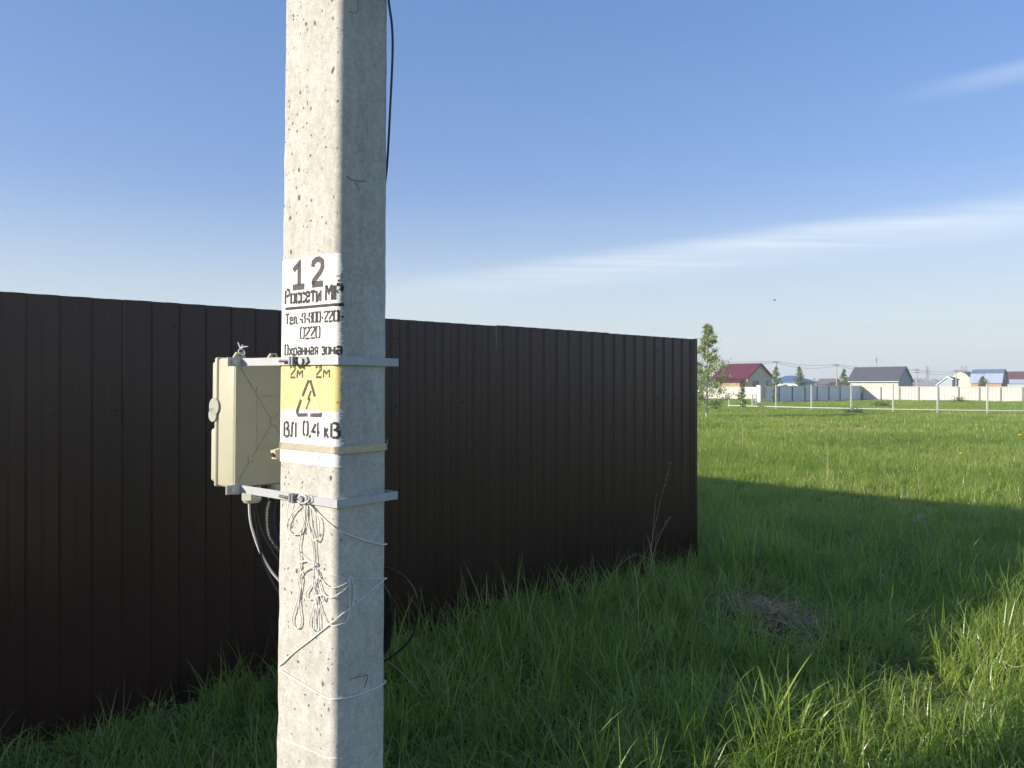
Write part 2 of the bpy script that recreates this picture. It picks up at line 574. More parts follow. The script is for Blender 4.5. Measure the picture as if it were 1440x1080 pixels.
def thing(name, label, cat, loc=(0, 0, 0), group=None):
    o = bpy.data.objects.new(name, None)
    o.empty_display_size = 0.1
    o.location = loc
    COL.objects.link(o)
    return tag(o, label, cat, group)


def origin(o):
    v = Vector((0, 0, 0))
    while o is not None:
        v += o.location
        o = o.parent
    return v


class MB:
    def __init__(self):
        self.v, self.f = [], []

    def add(self, vs, fs):
        n = len(self.v)
        self.v += [Vector(p) for p in vs]
        self.f += [tuple(i + n for i in f) for f in fs]
        return self

    def obox(self, o, a, b, c):
        """box from corner o along edge vectors a, b, c"""
        o, a, b, c = map(Vector, (o, a, b, c))
        if a.cross(b).dot(c) < 0:
            a, b = b, a
        vs = [o, o + a, o + a + b, o + b, o + c, o + a + c, o + a + b + c, o + b + c]
        return self.add(vs, [(3, 2, 1, 0), (4, 5, 6, 7), (0, 1, 5, 4), (1, 2, 6, 5), (2, 3, 7, 6), (3, 0, 4, 7)])

    def cbox(self, c, a, b, d):
        c, a, b, d = map(Vector, (c, a, b, d))
        return self.obox(c - a / 2 - b / 2 - d / 2, a, b, d)

    def tube(self, pts, r, n=6, cap=True):
        pts = [Vector(p) for p in pts]
        k = len(pts)
        rs = r if isinstance(r, (list, tuple)) else [r] * k
        up = None
        vs, fs = [], []
        for i, p in enumerate(pts):
            t = (pts[min(i + 1, k - 1)] - pts[max(i - 1, 0)])
            if t.length < 1e-9:
                t = Vector((0, 0, 1))
            t.normalize()
            if up is None:
                up = t.orthogonal().normalized()
            up = (up - t * up.dot(t))
            up = up.normalized() if up.length > 1e-6 else t.orthogonal().normalized()
            s = t.cross(up)
            for j in range(n):
                a = 2 * math.pi * j / n
                vs.append(p + (up * math.cos(a) + s * math.sin(a)) * rs[i])
        for i in range(k - 1):
            for j in range(n):
                a, b = i * n + j, i * n + (j + 1) % n
                fs.append((a, b, b + n, a + n))
        if cap:
            fs.append(tuple(range(n - 1, -1, -1)))
            fs.append(tuple((k - 1) * n + j for j in range(n)))
        return self.add(vs, fs)

    def prism(self, poly, off):
        """polygon (list of points) extruded by vector off"""
        poly = [Vector(p) for p in poly]
        off = Vector(off)
        n = len(poly)
        nrm = Vector((0, 0, 0))
        for i in range(n):
            nrm += poly[i].cross(poly[(i + 1) % n])
        if nrm.dot(off) < 0:
            poly = poly[::-1]
        vs = poly + [p + off for p in poly]
        fs = [tuple(range(n - 1, -1, -1)), tuple(range(n, 2 * n))]
        for i in range(n):
            j = (i + 1) % n
            fs.append((i, j, j + n, i + n))
        return self.add(vs, fs)

    def build(self, name, mat, parent=None, smooth=False):
        o0 = origin(parent)
        me = bpy.data.meshes.new(name)
        me.from_pydata([p - o0 for p in self.v], [], self.f)
        me.materials.append(mat)
        if smooth:
            me.shade_smooth()
        me.update()
        o = bpy.data.objects.new(name, me)
        if parent is not None:
            o.parent = parent
        COL.objects.link(o)
        return o


def spline(pts, n=8):
    """Catmull-Rom through the points"""
    P = [Vector(p) for p in pts]
    P = [P[0] * 2 - P[1]] + P + [P[-1] * 2 - P[-2]]
    out = []
    for i in range(1, len(P) - 2):
        a, b, c, d = P[i - 1], P[i], P[i + 1], P[i + 2]
        for k in range(n):
            t = k / n
            out.append(0.5 * ((2 * b) + (c - a) * t + (2 * a - 5 * b + 4 * c - d) * t * t + (3 * b - a - 3 * c + d) * t ** 3))
    out.append(P[-2])
    return out


def rbox_mb(c, ex, ey, ez, sx, sy, sz, r, seg=3):
    """rounded box centred at c on unit axes ex, ey, ez"""
    bm = bmesh.new()
    bmesh.ops.create_cube(bm, size=1)
    for v in bm.verts:
        v.co = Vector((v.co.x * sx, v.co.y * sy, v.co.z * sz))
    bmesh.ops.bevel(bm, geom=bm.edges[:], offset=r, segments=seg, profile=0.5, affect='EDGES')
    mb = MB()
    bm.verts.ensure_lookup_table()
    vs = [c + ex * v.co.x + ey * v.co.y + ez * v.co.z for v in bm.verts]
    flip = ex.cross(ey).dot(ez) < 0
    fs = [tuple(v.index for v in (reversed(f.verts) if flip else f.verts)) for f in bm.faces]
    bm.free()
    return mb.add(vs, fs)


def cyl(mb, c, axis, r, h, n=12, r2=None):
    axis = Vector(axis).normalized()
    c = Vector(c)
    return mb.tube([c, c + axis * h], [r, r if r2 is None else r2], n)


Z = Vector((0, 0, 1))

# ------------------------------------------------------------------ ground
def build_ground():
    xs = np.concatenate([[-1500, -600, -200], np.arange(-70, 91, 2.0), [200, 600, 1500]])
    ys = np.concatenate([[-1400, -300, -60], np.arange(-20, 141, 2.0), [300, 900, 1400]])
    vs, fs = [], []
    for y in ys:
        for x in xs:
            vs.append((x, y, ground_z(x, y)))
    nx = len(xs)
    for j in range(len(ys) - 1):
        for i in range(nx - 1):
            a = j * nx + i
            fs.append((a, a + 1, a + 1 + nx, a + nx))
    mb = MB()
    mb.add(vs, fs)
    o = mb.build('ground', M['ground'], smooth=True)
    tag(o, kind='structure')


def ground_z(x, y):
    d = math.hypot(x, y - 3)
    k = min(1.0, max(0.0, (d - 4) / 12))
    if d > 140:
        return 0.0
    return k * 0.05 * noise.noise((x * 0.11, y * 0.11, 0.3)) + 0.02 * noise.noise((x * 0.5, y * 0.5, 1.3)) * k - 0.0


build_ground()

# ------------------------------------------------------------------ brown corrugated fence
FA = Vector((-2.213, 3.32, 0))
FD = Vector((0.735, 0.677, 0)).normalized()      # along the fence, to its corner
FN = Vector((FD.y, -FD.x, 0))                     # towards the camera
FL = 5.23
CORNER = FA + FD * FL
FH = 2.0
PITCH = 0.1315


def sheet(parent, o, d, n, length, lift=0.0, out=0.0, top=FH):
    """one sheet of trapezoid-profiled steel, with real thickness"""
    dep, sl = 0.012, 0.016
    prof = []
    k = 0
    x = 0.0
    while x < length - 1e-6:
        for dx, h in ((0, 0), (PITCH / 2 - sl, 0), (PITCH / 2, dep), (PITCH - sl, dep)):
            if x + dx <= length:
                prof.append((x + dx, h))
        x += PITCH
    prof.append((length, 0))
    t = 0.0008
    vs, fs = [], []
    for z in (-0.04 + lift, top + lift):
        for s, h in prof:
            vs.append(o + d * s + n * (h + out) + Z * z)
        for s, h in prof:
            vs.append(o + d * s + n * (h + out - t) + Z * z)
    m = len(prof)
    for i in range(m - 1):
        fs.append((i, i + 1, 2 * m + i + 1, 2 * m + i))
        fs.append((m + i + 1, m + i, 3 * m + i, 3 * m + i + 1))
        fs.append((2 * m + i, 2 * m + i + 1, 3 * m + i + 1, 3 * m + i))
    mb = MB().add(vs, fs)
    return mb.build('corrugated_sheet', M['fence'], parent)


def build_fence():
    t = thing('corrugated_fence', 'tall dark brown corrugated steel fence behind the concrete pole', 'fence', CORNER)
    SL = PITCH * 9
    k = 0
    s = FL
    while s > -6.0:
        s -= SL
        sheet(t, FA + FD * s, FD, FN, SL + 0.0, lift=(0.0, 0.003, -0.003, 0.002)[k % 4], out=0.0012 * (k % 2))
        k += 1
    SD = Vector((-FD.y, FD.x, 0))
    s = 0.02
    for k in range(13):
        sheet(t, CORNER + SD * s, SD, FD, SL, lift=0.003 * (k % 2), out=0.0012 * (k % 2) - 0.012)
        s += SL
    # screws in every second valley, two rows
    sm = MB()
    cyl(sm, Vector((0, 0, 0)), FN, 0.0085, 0.0018, 12)
    cyl(sm, FN * 0.0018, FN, 0.0045, 0.005, 6)
    first = None
    for row, z in ((0, 1.472), (1, 0.10), (2, 1.885)):
        x = FL - PITCH * 0.26
        i = 0
        while x > -3.0:
            jit = Vector((0, 0, random.uniform(-0.008, 0.008)))
            p = FA + FD * (x + random.uniform(-0.006, 0.006)) + FN * 0.0122 + Z * z + jit
            if row < 2 or (i % 5 == 2):
                if first is None:
                    first = bpy.data.meshes.new('screw')
                    first.from_pydata(sm.v, [], sm.f)
                    first.materials.append(M['fence_screw'])
                o = bpy.data.objects.new('screw', first)
                o.parent = t
                o.location = p - CORNER
                COL.objects.link(o)
            x -= PITCH * 2
            i += 1
    # frame behind: posts and rails
    for z in (0.10, 1.47):
        MB().obox(FA + FD * -5.9 - FN * 0.026 + Z * (z - 0.02), FD * (FL + 5.85), FN * 0.02, Z * 0.04).build('rail', M['fence_post'], t)
        MB().obox(CORNER + SD * 0.1 - FD * 0.045 + Z * (z - 0.02), SD * 15, FD * 0.02, Z * 0.04).build('rail', M['fence_post'], t)
    for s in (5.12, 2.6, 0.1, -2.4, -4.9):
        MB().obox(FA + FD * s - FN * 0.09, FD * 0.06, FN * 0.06, Z * 1.9).build('post', M['fence_post'], t)
    for s in (2.5, 5, 7.5, 10, 12.5, 15):
        MB().obox(CORNER + SD * s - FD * 0.11, SD * 0.06, FD * 0.06, Z * 1.9).build('post', M['fence_post'], t)
    # folded corner flashing
    c = MB()
    c.obox(CORNER - FD * 0.035 + FN * 0.0145 - Z * 0.04, FD * 0.05, FN * 0.001, Z * (FH + 0.045))
    c.obox(CORNER + FD * 0.015 + FN * 0.0155 - Z * 0.04, FD * 0.001, -FN * 0.065, Z * (FH + 0.045))
    c.build('corner_trim', M['fence'], t)


build_fence()

# ------------------------------------------------------------------ the concrete pole
ANG = R(52)
WR, WL = 0.178, 0.265            # side of the right-hand and of the left-hand face at eye level
RAD = 0.024
PB = Vector((-0.522, 2.181, 0))
PM = Matrix.Translation(PB) @ Matrix.Rotation(0.0088, 4, 'Y') @ Matrix.Rotation(ANG, 4, 'Z')
PMI = PM.inverted()
PH = 7.3


def taper(z):
    return 1.0 + 0.024 * (1.6 - z)


def W(x, y, z):
    """pole-local to world"""
    return PM @ Vector((x, y, z))


def face_left(px, py, off=0.0):
    """local point of the left (lit) face seen at the pixel"""
    o = PMI @ CAM
    d = (PMI @ at(px, py, 2.0)) - o
    z = 1.6
    for _ in range(6):
        X = -WR / 2 * taper(z) - off
        k = (X - o.x) / d.x
        p = o + d * k
        z = p.z
    return p


def face_right(px, py, off=0.0):
    o = PMI @ CAM
    d = (PMI @ at(px, py, 2.0)) - o
    z = 1.6
    for _ in range(6):
        Y = -WL / 2 * taper(z) - off
        k = (Y - o.y) / d.y
        p = o + d * k
        z = p.z
    return p


def face_any(px, py, off=0.0):
    """world point on whichever visible face of the pole lies under the pixel, following the rounded corner"""
    p = face_left(px, py, off)
    k = taper(p.z)
    yc = -WL / 2 * k
    if p.y >= yc + RAD * 0.6:
        return PM @ p
    q = face_right(px, py, off)
    k = taper(q.z)
    if q.x >= -WR / 2 * k + RAD * 0.6:
        return PM @ q
    c = (p + q) / 2
    cx, cy = -WR / 2 * k + RAD, yc + RAD
    v = Vector((c.x - cx, c.y - cy, 0))
    v = v.normalized() * (RAD + off) if v.length > 1e-6 else v
    return PM @ Vector((cx + v.x, cy + v.y, c.z))


def profile(z, off=0.0, seg=7):
    """the section's outline, going from the left face's far edge round the near corner and on"""
    k = taper(z)
    hx, hy = WR / 2 * k, WL / 2 * k
    out = []
    for cx, cy, a0 in ((-hx + RAD, -hy + RAD, 180), (hx - RAD, -hy + RAD, 270), (hx - RAD, hy - RAD, 0), (-hx + RAD, hy - RAD, 90)):
        rr = RAD + off
        if a0 == 90:
            rr = RAD * 1.0 + off
        for i in range(seg + 1):
            a = R(a0 + 90 * i / seg)
            out.append((cx + rr * math.cos(a), cy + rr * math.sin(a)))
    return out


def build_pole():
    t = thing('utility_pole', 'grey concrete utility pole with stencilled white and yellow notice', 'utility pole', PB)
    zs = list(np.arange(0.0, 3.4, 0.02)) + list(np.arange(3.4, PH + 0.01, 0.3))
    vs, fs = [], []
    n = len(profile(0))
    for z in zs:
        for i, (x, y) in enumerate(profile(z)):
            p = Vector((x, y, z))
            amp = 0.0011
            if i >= 24:                        # the rough cast edge away from the camera
                amp = 0.0022
            q = noise.noise((x * 25 + 3, y * 25, z * 11)) * amp + noise.noise((x * 60, y * 60 + 9, z * 55)) * amp * 0.5
            if i >= 24:
                ch = max(0.0, noise.noise((1.7, 0.3, z * 6.0)) - 0.25)
                q -= ch * 0.012
            d = Vector((x, y, 0)).normalized()
            vs.append(PM @ (p + d * q))
    for j in range(len(zs) - 1):
        for i in range(n):
            a, b = j * n + i, j * n + (i + 1) % n
            fs.append((a, b, b + n, a + n))
    fs.append(tuple((len(zs) - 1) * n + i for i in range(n)))
    o = MB().add(vs, fs).build('shaft', M['concrete'], t, smooth=True)
    o.location = (0, 0, 0)

    def shell(name, mat, z0, z1, off, fringe, lft, dz=0.0014, bow=0.0):
        """a coat of paint following the section, its right edge left by the brush"""
        mb = MB()
        z = z0
        i = 0
        run = 0.0
        while z < z1:
            if i % 2 == 0:
                run = random.gauss(0, 1)
            zz = z
            k = taper(zz)
            arc = RAD * math.pi / 2
            pe = WL * k - 2 * RAD + arc * 0.62 + fringe * (0.5 * run + 1.4 * noise.noise((0.2, 1.1, zz * 28))) + 0.25 * fringe * random.uniform(-1, 1)
            pts = []
            hx, hy = WR / 2 * k, WL / 2 * k
            flat = WL * k - 2 * RAD
            # wrapped round the left edge, flat, wrapped round the right edge
            for a in ([165 - lft, 170, 180] if lft else [180]):
                if lft:
                    aa = R(a)
                    if a > 165 - lft - 1:
                        pts.append((-hx + RAD + (RAD + off) * math.cos(aa), hy - RAD + (RAD + off) * math.sin(aa)))
            for s in (0.25, 0.5, 0.75, 1.0):
                pts.append((-hx - off, hy - RAD - flat * s))
            rem = max(0.0, pe - flat)
            m = 5
            for q in range(1, m + 1):
                aa = math.pi + (rem / RAD) * q / m
                pts.append((-hx + RAD + (RAD + off) * math.cos(aa), -hy + RAD + (RAD + off) * math.sin(aa)))
            z2 = z + dz

            def zb(s, zv):                     # the top and bottom edges bow a little
                return zv
            lo = [PM @ Vector((x, y, z)) for x, y in pts]
            hi = [PM @ Vector((x, y, z2)) for x, y in pts]
            c = len(pts)
            mb.add(lo + hi, [(j, j + 1, c + j + 1, c + j) for j in range(c - 1)])
            z = z2
            i += 1
        return mb.build(name, mat, t)

    za = face_left(440, 654).z
    zb = face_left(440, 361).z
    w = shell('painted_notice', M['white_paint'], za, zb, 0.0022, 0.006, 25)
    w['label'] = 'white painted patch under the stencilled writing'
    y0, y1 = face_left(440, 577).z, face_left(440, 510).z
    w = shell('yellow_patch', M['yellow_paint'], y0, y1, 0.0026, 0.0035, 25)
    w['label'] = 'yellow painted band with high voltage triangle'

    for strokes, lab in (([([(487.5, 247.5), (493, 252), (501, 254.5), (513, 255)], 0.0011), ([(499, 257), (503, 261), (505.5, 267.5)], 0.0010)], 'dark forked scratch on the shaded face'),
                         ([([(503.5, 0), (503.5, 16), (501, 18), (490, 17)], 0.0007)], 'hooked crack high on the shaded face'),
                         ([([(491, 957), (494, 954), (517, 949), (517, 953), (512, 968)], 0.0011)], 'shallow dent low on the shaded face')):
        mb = MB()
        for st, r0 in strokes:
            mb.tube([PM @ face_right(a, b, 0.0004) for a, b in st], r0, 4)
        mb.build('scratch', M['scratch'], t)['label'] = lab

    # ---- stencilled writing on the left face
    def ribbon(mb, pts, wd, off=0.0031):
        """flat stroke of paint on the left face; pts are (u, z) with u from the far edge to the near one"""
        P = [Vector((a, b)) for a, b in pts]
        n = len(P)
        vs = []
        for i in range(n):
            d = (P[min(i + 1, n - 1)] - P[max(i - 1, 0)]).normalized()
            nn = Vector((-d.y, d.x))
            if 0 < i < n - 1:
                d1, d2 = (P[i] - P[i - 1]).normalized(), (P[i + 1] - P[i]).normalized()
                nn = nn / max(0.55, math.sqrt((1 + d1.dot(d2)) / 2))
            for s in (1, -1):
                q = P[i] + nn * wd / 2 * s
                k = taper(q.y)
                fy = WL / 2 * k - q.x
                lim = -WL / 2 * k + RAD
                fx = -WR / 2 * k - off
                if fy < lim:                   # runs round the near corner
                    aa = math.pi + (lim - fy) / RAD
                    fx = -WR / 2 * k + RAD + (RAD + off) * math.cos(aa)
                    fy = lim + (RAD + off) * math.sin(aa)
                vs.append(PM @ Vector((fx, fy, q.y)))
        mb.add(vs, [(2 * i, 2 * i + 1, 2 * i + 3, 2 * i + 2) for i in range(n - 1)])

    def uz(px, py):
        p = face_left(px, py)
        return WL / 2 * taper(p.z) - p.y, p.z

    # strokes of each letter in a cell of width w and height 1, broken where a stencil has its bridges
    G = {
        '1': (0.42, [[(0.02, 0.68), (0.24, 0.92), (0.24, 0.10)], [(0.0, 0.05), (0.44, 0.05)]]),
        '2': (0.46, [[(0.03, 0.70), (0.05, 0.86), (0.17, 0.95), (0.30, 0.95), (0.42, 0.85), (0.43, 0.66), (0.34, 0.48), (0.08, 0.20), (0.04, 0.07)], [(0.0, 0.06), (0.46, 0.06)]]),
        'n2': (0.34, [[(0.02, 0.78), (0.04, 0.90), (0.12, 0.95)], [(0.17, 0.95), (0.27, 0.90), (0.28, 0.70), (0.04, 0.22)], [(0.02, 0.04), (0.30, 0.04)]]),
        '8': (0.32, [[(0.03, 0.56), (0.03, 0.84), (0.11, 0.96)], [(0.19, 0.96), (0.25, 0.92), (0.27, 0.70), (0.20, 0.55), (0.27, 0.42), (0.27, 0.12), (0.20, 0.04)], [(0.11, 0.04), (0.03, 0.14), (0.03, 0.45)]]),
        '0': (0.32, [[(0.12, 0.96), (0.05, 0.92), (0.03, 0.80), (0.03, 0.18), (0.06, 0.08), (0.12, 0.04)], [(0.18, 0.04), (0.25, 0.08), (0.27, 0.20), (0.27, 0.80), (0.25, 0.92), (0.18, 0.96)]]),
        '4': (0.42, [[(0.20, 0.86), (0.02, 0.36), (0.20, 0.30)], [(0.31, 0.97), (0.31, 0.03)], [(0.31, 0.30), (0.40, 0.30)]]),
        '-': (0.24, [[(0.06, 0.42), (0.17, 0.42)]]),
        '.': (0.14, [[(0.03, 0.04), (0.10, 0.04)]]),
        ',': (0.16, [[(0.10, 0.10), (0.07, 0.02), (0.03, -0.10)]]),
        ' ': (0.20, []),
        'Р': (0.36, [[(0.05, 0.90), (0.05, 0.0)], [(0.12, 0.96), (0.26, 0.92), (0.30, 0.76), (0.28, 0.58), (0.13, 0.48)]]),
        'о': (0.32, [[(0.12, 0.66), (0.05, 0.60), (0.04, 0.10), (0.12, 0.02)], [(0.18, 0.02), (0.25, 0.08), (0.26, 0.58), (0.18, 0.66)]]),
        'с': (0.29, [[(0.24, 0.50), (0.23, 0.62), (0.14, 0.67)], [(0.09, 0.66), (0.05, 0.60), (0.05, 0.08), (0.10, 0.02)], [(0.15, 0.02), (0.23, 0.07), (0.24, 0.18)]]),
        'е': (0.31, [[(0.06, 0.36), (0.24, 0.38), (0.24, 0.60), (0.15, 0.67), (0.06, 0.60), (0.05, 0.42)], [(0.05, 0.28), (0.05, 0.08), (0.13, 0.02), (0.23, 0.06), (0.24, 0.18)]]),
        'т': (0.31, [[(0.01, 0.65), (0.28, 0.65)], [(0.15, 0.55), (0.15, 0.0)]]),
        'и': (0.34, [[(0.05, 0.68), (0.05, 0.04), (0.14, 0.10), (0.22, 0.54)], [(0.28, 0.68), (0.28, 0.0)]]),
        'М': (0.46, [[(0.05, 0.97), (0.05, 0.0)], [(0.09, 0.92), (0.21, 0.42), (0.32, 0.92)], [(0.38, 0.97), (0.38, 0.0)]]),
        'м': (0.40, [[(0.05, 0.62), (0.05, 0.0)], [(0.08, 0.66), (0.18, 0.30), (0.28, 0.60)], [(0.33, 0.68), (0.33, 0.0)]]),
        'Т': (0.34, [[(0.01, 0.95), (0.14, 0.95)], [(0.18, 0.95), (0.32, 0.95)], [(0.16, 0.86), (0.16, 0.0)]]),
        'л': (0.33, [[(0.03, 0.02), (0.08, 0.10), (0.10, 0.66), (0.18, 0.66)], [(0.26, 0.68), (0.26, 0.0)]]),
        'О': (0.36, [[(0.13, 0.97), (0.06, 0.90), (0.05, 0.12), (0.13, 0.03)], [(0.20, 0.03), (0.28, 0.12), (0.29, 0.88), (0.20, 0.97)]]),
        'х': (0.33, [[(0.02, 0.66), (0.28, 0.0)], [(0.27, 0.66), (0.18, 0.40)], [(0.12, 0.26), (0.03, 0.0)]]),
        'р': (0.32, [[(0.05, 0.67), (0.05, -0.22)], [(0.10, 0.64), (0.22, 0.64), (0.26, 0.50), (0.26, 0.16), (0.20, 0.03), (0.10, 0.05)]]),
        'а': (0.31, [[(0.05, 0.56), (0.10, 0.66), (0.18, 0.66), (0.24, 0.58), (0.24, 0.0)], [(0.18, 0.38), (0.07, 0.33), (0.05, 0.10), (0.10, 0.02), (0.18, 0.06)]]),
        'н': (0.32, [[(0.05, 0.68), (0.05, 0.0)], [(0.10, 0.34), (0.20, 0.34)], [(0.26, 0.68), (0.26, 0.0)]]),
        'я': (0.32, [[(0.25, 0.68), (0.25, 0.0)], [(0.20, 0.66), (0.09, 0.64), (0.05, 0.52), (0.09, 0.36), (0.19, 0.33)], [(0.14, 0.30), (0.04, 0.0)]]),
        'з': (0.29, [[(0.03, 0.54), (0.07, 0.65), (0.17, 0.66), (0.23, 0.58), (0.21, 0.40), (0.12, 0.35)], [(0.17, 0.33), (0.24, 0.26), (0.24, 0.10), (0.16, 0.02), (0.07, 0.03), (0.03, 0.14)]]),
        'В': (0.40, [[(0.06, 0.95), (0.06, 0.02)], [(0.12, 0.97), (0.27, 0.93), (0.30, 0.72), (0.24, 0.54), (0.15, 0.50)], [(0.24, 0.50), (0.33, 0.42), (0.33, 0.14), (0.26, 0.03), (0.12, 0.02)]]),
        'Л': (0.40, [[(0.02, 0.04), (0.09, 0.10), (0.12, 0.90), (0.20, 0.97)], [(0.32, 0.98), (0.32, 0.0)]]),
        'к': (0.32, [[(0.05, 0.68), (0.05, 0.0)], [(0.11, 0.36), (0.20, 0.62)], [(0.11, 0.30), (0.24, 0.0)]]),
    }

    def line(chars, x0, x1, ytop, ybot, at_x, wk, mat, label, off=0.0031, jitter=0.012):
        """chars set between photo columns x0 and x1, cap height from the rows at column at_x"""
        u0, u1 = uz(x0, (ytop + ybot) / 2)[0], uz(x1, (ytop + ybot) / 2)[0]
        z0, z1 = uz(at_x, ybot)[1], uz(at_x, ytop)[1]
        h = z1 - z0
        tot = sum(G[c][0] for c in chars)
        sx = (u1 - u0) / tot
        mb = MB()
        u = u0
        for c in chars:
            wdt, strokes = G[c]
            j = random.uniform(-jitter, jitter)
            for st in strokes:
                pts = [(u + a * sx, z0 + (b + j) * h) for a, b in st]
                # finer steps so a stroke follows the rounded corner
                fine = [pts[0]]
                for p, q in zip(pts, pts[1:]):
                    m = max(1, int(math.hypot(q[0] - p[0], q[1] - p[1]) / 0.006))
                    for i in range(1, m + 1):
                        fine.append((p[0] + (q[0] - p[0]) * i / m, p[1] + (q[1] - p[1]) * i / m))
                ribbon(mb, fine, wk * random.uniform(0.88, 1.08), off)
            u += wdt * sx
        o = mb.build('lettering', mat, t)
        o['label'] = label
        return o

    S = M['stencil']
    line(['1'], 413.0, 428.5, 367.5, 405.5, 421, 0.0165, M['stencil_grey'], 'large stencilled figure 1', jitter=0)
    line(['2'], 440.0, 455.5, 363.0, 402.0, 447, 0.0165, M['stencil_grey'], 'large stencilled figure 2', jitter=0)
    line(list('Россети') + [' '] + list('МР'), 401.5, 479, 402.5, 424.5, 440, 0.0082, S, 'stencilled heading above the ruled line')
    line(list('Тел') + ['.', '-', '8', '-', '8', '0', '0', '-', 'n2', 'n2', '0', '-'], 402.5, 480, 438.5, 454.0, 442, 0.0058, S, 'stencilled telephone number, upper row')
    line(['0', 'n2', 'n2', '0'], 423, 452, 459.0, 476.5, 437, 0.0056, S, 'stencilled telephone number, lower row')
    line(list('Охранная') + [' '] + list('зона'), 401, 478, 483, 499, 440, 0.0058, S, 'stencilled words for protected zone')
    line(['n2', 'м'], 409, 428.5, 514.5, 531.5, 418, 0.0064, M['stencil_grey'], 'left stencilled 2 m mark')
    line(['n2', 'м'], 445, 466.5, 514.0, 531.0, 455, 0.0064, M['stencil_grey'], 'right stencilled 2 m mark')
    line(['В', 'Л'], 399.5, 419, 593, 614.5, 409, 0.0078, S, 'stencilled letters for overhead line')
    line(['0', ',', '4', ' ', 'к', 'В'], 427, 476.5, 592.5, 614.0, 442, 0.0078, S, 'stencilled voltage')
    mb = MB()
    a, b = uz(402.5, 434.5), uz(479, 427.3)
    ribbon(mb, [(a[0] + (b[0] - a[0]) * i / 20, a[1]) for i in range(21)], 0.0080)
    mb.build('ruled_line', S, t)
    mb = MB()
    for st in ([(426.5, 557), (435.5, 534.5)], [(437.5, 534.5), (444, 557.5)], [(424.5, 562), (418.5, 580), (420.5, 583.5), (433.5, 583.3)], [(437.5, 583.6), (452.3, 583.8), (453, 580)]):
        ribbon(mb, [uz(*p) for p in st], 0.0095, 0.0034)
    mb.build('warning_triangle', M['stencil_grey'], t)['label'] = 'stencilled triangle with gaps'
    mb = MB()
    ribbon(mb, [uz(446.5, 563), uz(450.5, 575)], 0.0075, 0.0034)
    mb.build('warning_triangle', M['stencil_faded'], t)['label'] = 'faded reddish side of the stencilled triangle'
    mb = MB()
    for st, wd in (([(438.6, 549.5), (434.5, 561.0)], 0.0068), ([(433.8, 561.6), (437.6, 561.2)], 0.0066), ([(436.8, 562.2), (431.6, 575.5)], 0.0052)):
        ribbon(mb, [uz(*p) for p in st], wd, 0.0034)
    mb.build('lightning_bolt', M['stencil_grey'], t)
    return t


build_pole()

# ------------------------------------------------------------------ clamps, steel band, box, cables
BX = (PM.to_3x3() @ Vector((1, 0, 0)))      # along the right-hand face, away from the camera
BY = (PM.to_3x3() @ Vector((0, 1, 0)))      # from the pole to the box
BZ = (PM.to_3x3() @ Vector((0, 0, 1)))
K0 = WL / 2
BOXY = K0 + 0.175                            # where the box's back plate stands


def build_bracket(z, label, tilt):
    """flat bar bent round the pole, its ends carrying the box"""
    t = thing('mounting_bracket', label, 'bracket', W(0, 0, z), 'white brackets clamped round the pole')
    hx = WR / 2 * taper(z) + 0.006
    hy = WL / 2 * taper(z) + 0.006
    xr = hx + 0.022
    th, h = 0.004, 0.0225
    mb = MB()
    # left bar, front bar, right bar
    mb.obox(W(-hx - th, -hy - th, z), BX * th, BY * (BOXY + hy + th - 0.006), BZ * h)
    mb.obox(W(-hx + 0.0002, -hy - th, z + 0.0003), BX * (xr + hx - th), BY * th, BZ * (h - 0.0006))
    mb.obox(W(xr - th + 0.0004, -hy - th, z), BX * th, BY * (BOXY + hy + th - 0.006), BZ * h)
    mb.build('bar', M['bracket'], t)
    # tab screwed to the box
    mb = MB()
    mb.obox(W(-hx - th - 0.045, BOXY - 0.0055, z - 0.002), BX * 0.062, BY * 0.004, BZ * (h + 0.004))
    mb.build('fixing_tab', M['bracket'], t)
    mb = MB()
    cyl(mb, W(-hx - 0.032, BOXY - 0.0058, z + h / 2), -BY, 0.0075, 0.004, 10)
    cyl(mb, W(-hx - 0.032, BOXY - 0.0098, z + h / 2), -BY, 0.004, 0.005, 6)
    mb.build('screw', M['steel'], t)
    # clamp lug with bolt on the left bar
    yb = face_left(425, 540 - (z - 1.6) / 2.1 * F).y
    xs = -hx - th - 0.0012
    mb = MB()
    mb.prism([W(xs, yb, z + 0.001), W(xs, yb - 0.032, z + 0.001), W(xs, yb - 0.045, z + h * 0.45), W(xs, yb - 0.038, z + h), W(xs, yb, z + h)], -BX * 0.005)
    mb.obox(W(xs - 0.0002, yb + 0.002, z - 0.001), BY * 0.006, -BX * 0.020, BZ * (h + 0.002))
    mb.obox(W(xs - 0.0002, yb + 0.017, z - 0.001), BY * 0.006, -BX * 0.018, BZ * (h + 0.002))
    mb.build('clamp_lug', M['lug'], t)
    mb = MB()
    cyl(mb, W(xs - 0.0055, yb - 0.020, z + h / 2), -BX, 0.0095, 0.006, 6)
    mb.build('bolt', M['steel'], t)
    mb = MB()
    cyl(mb, W(xs - 0.010, yb - 0.006, z + h / 2), BY, 0.0036, 0.080, 10)
    mb.build('threaded_rod', M['rod'], t)
    return t


zu = face_left(466, 513).z
zl = face_left(466, 712.5).z
build_bracket(zu, 'upper white bracket across the top edge of the yellow patch', 0)
build_bracket(zl, 'lower white bracket with twine knotted to its bolt', 0)


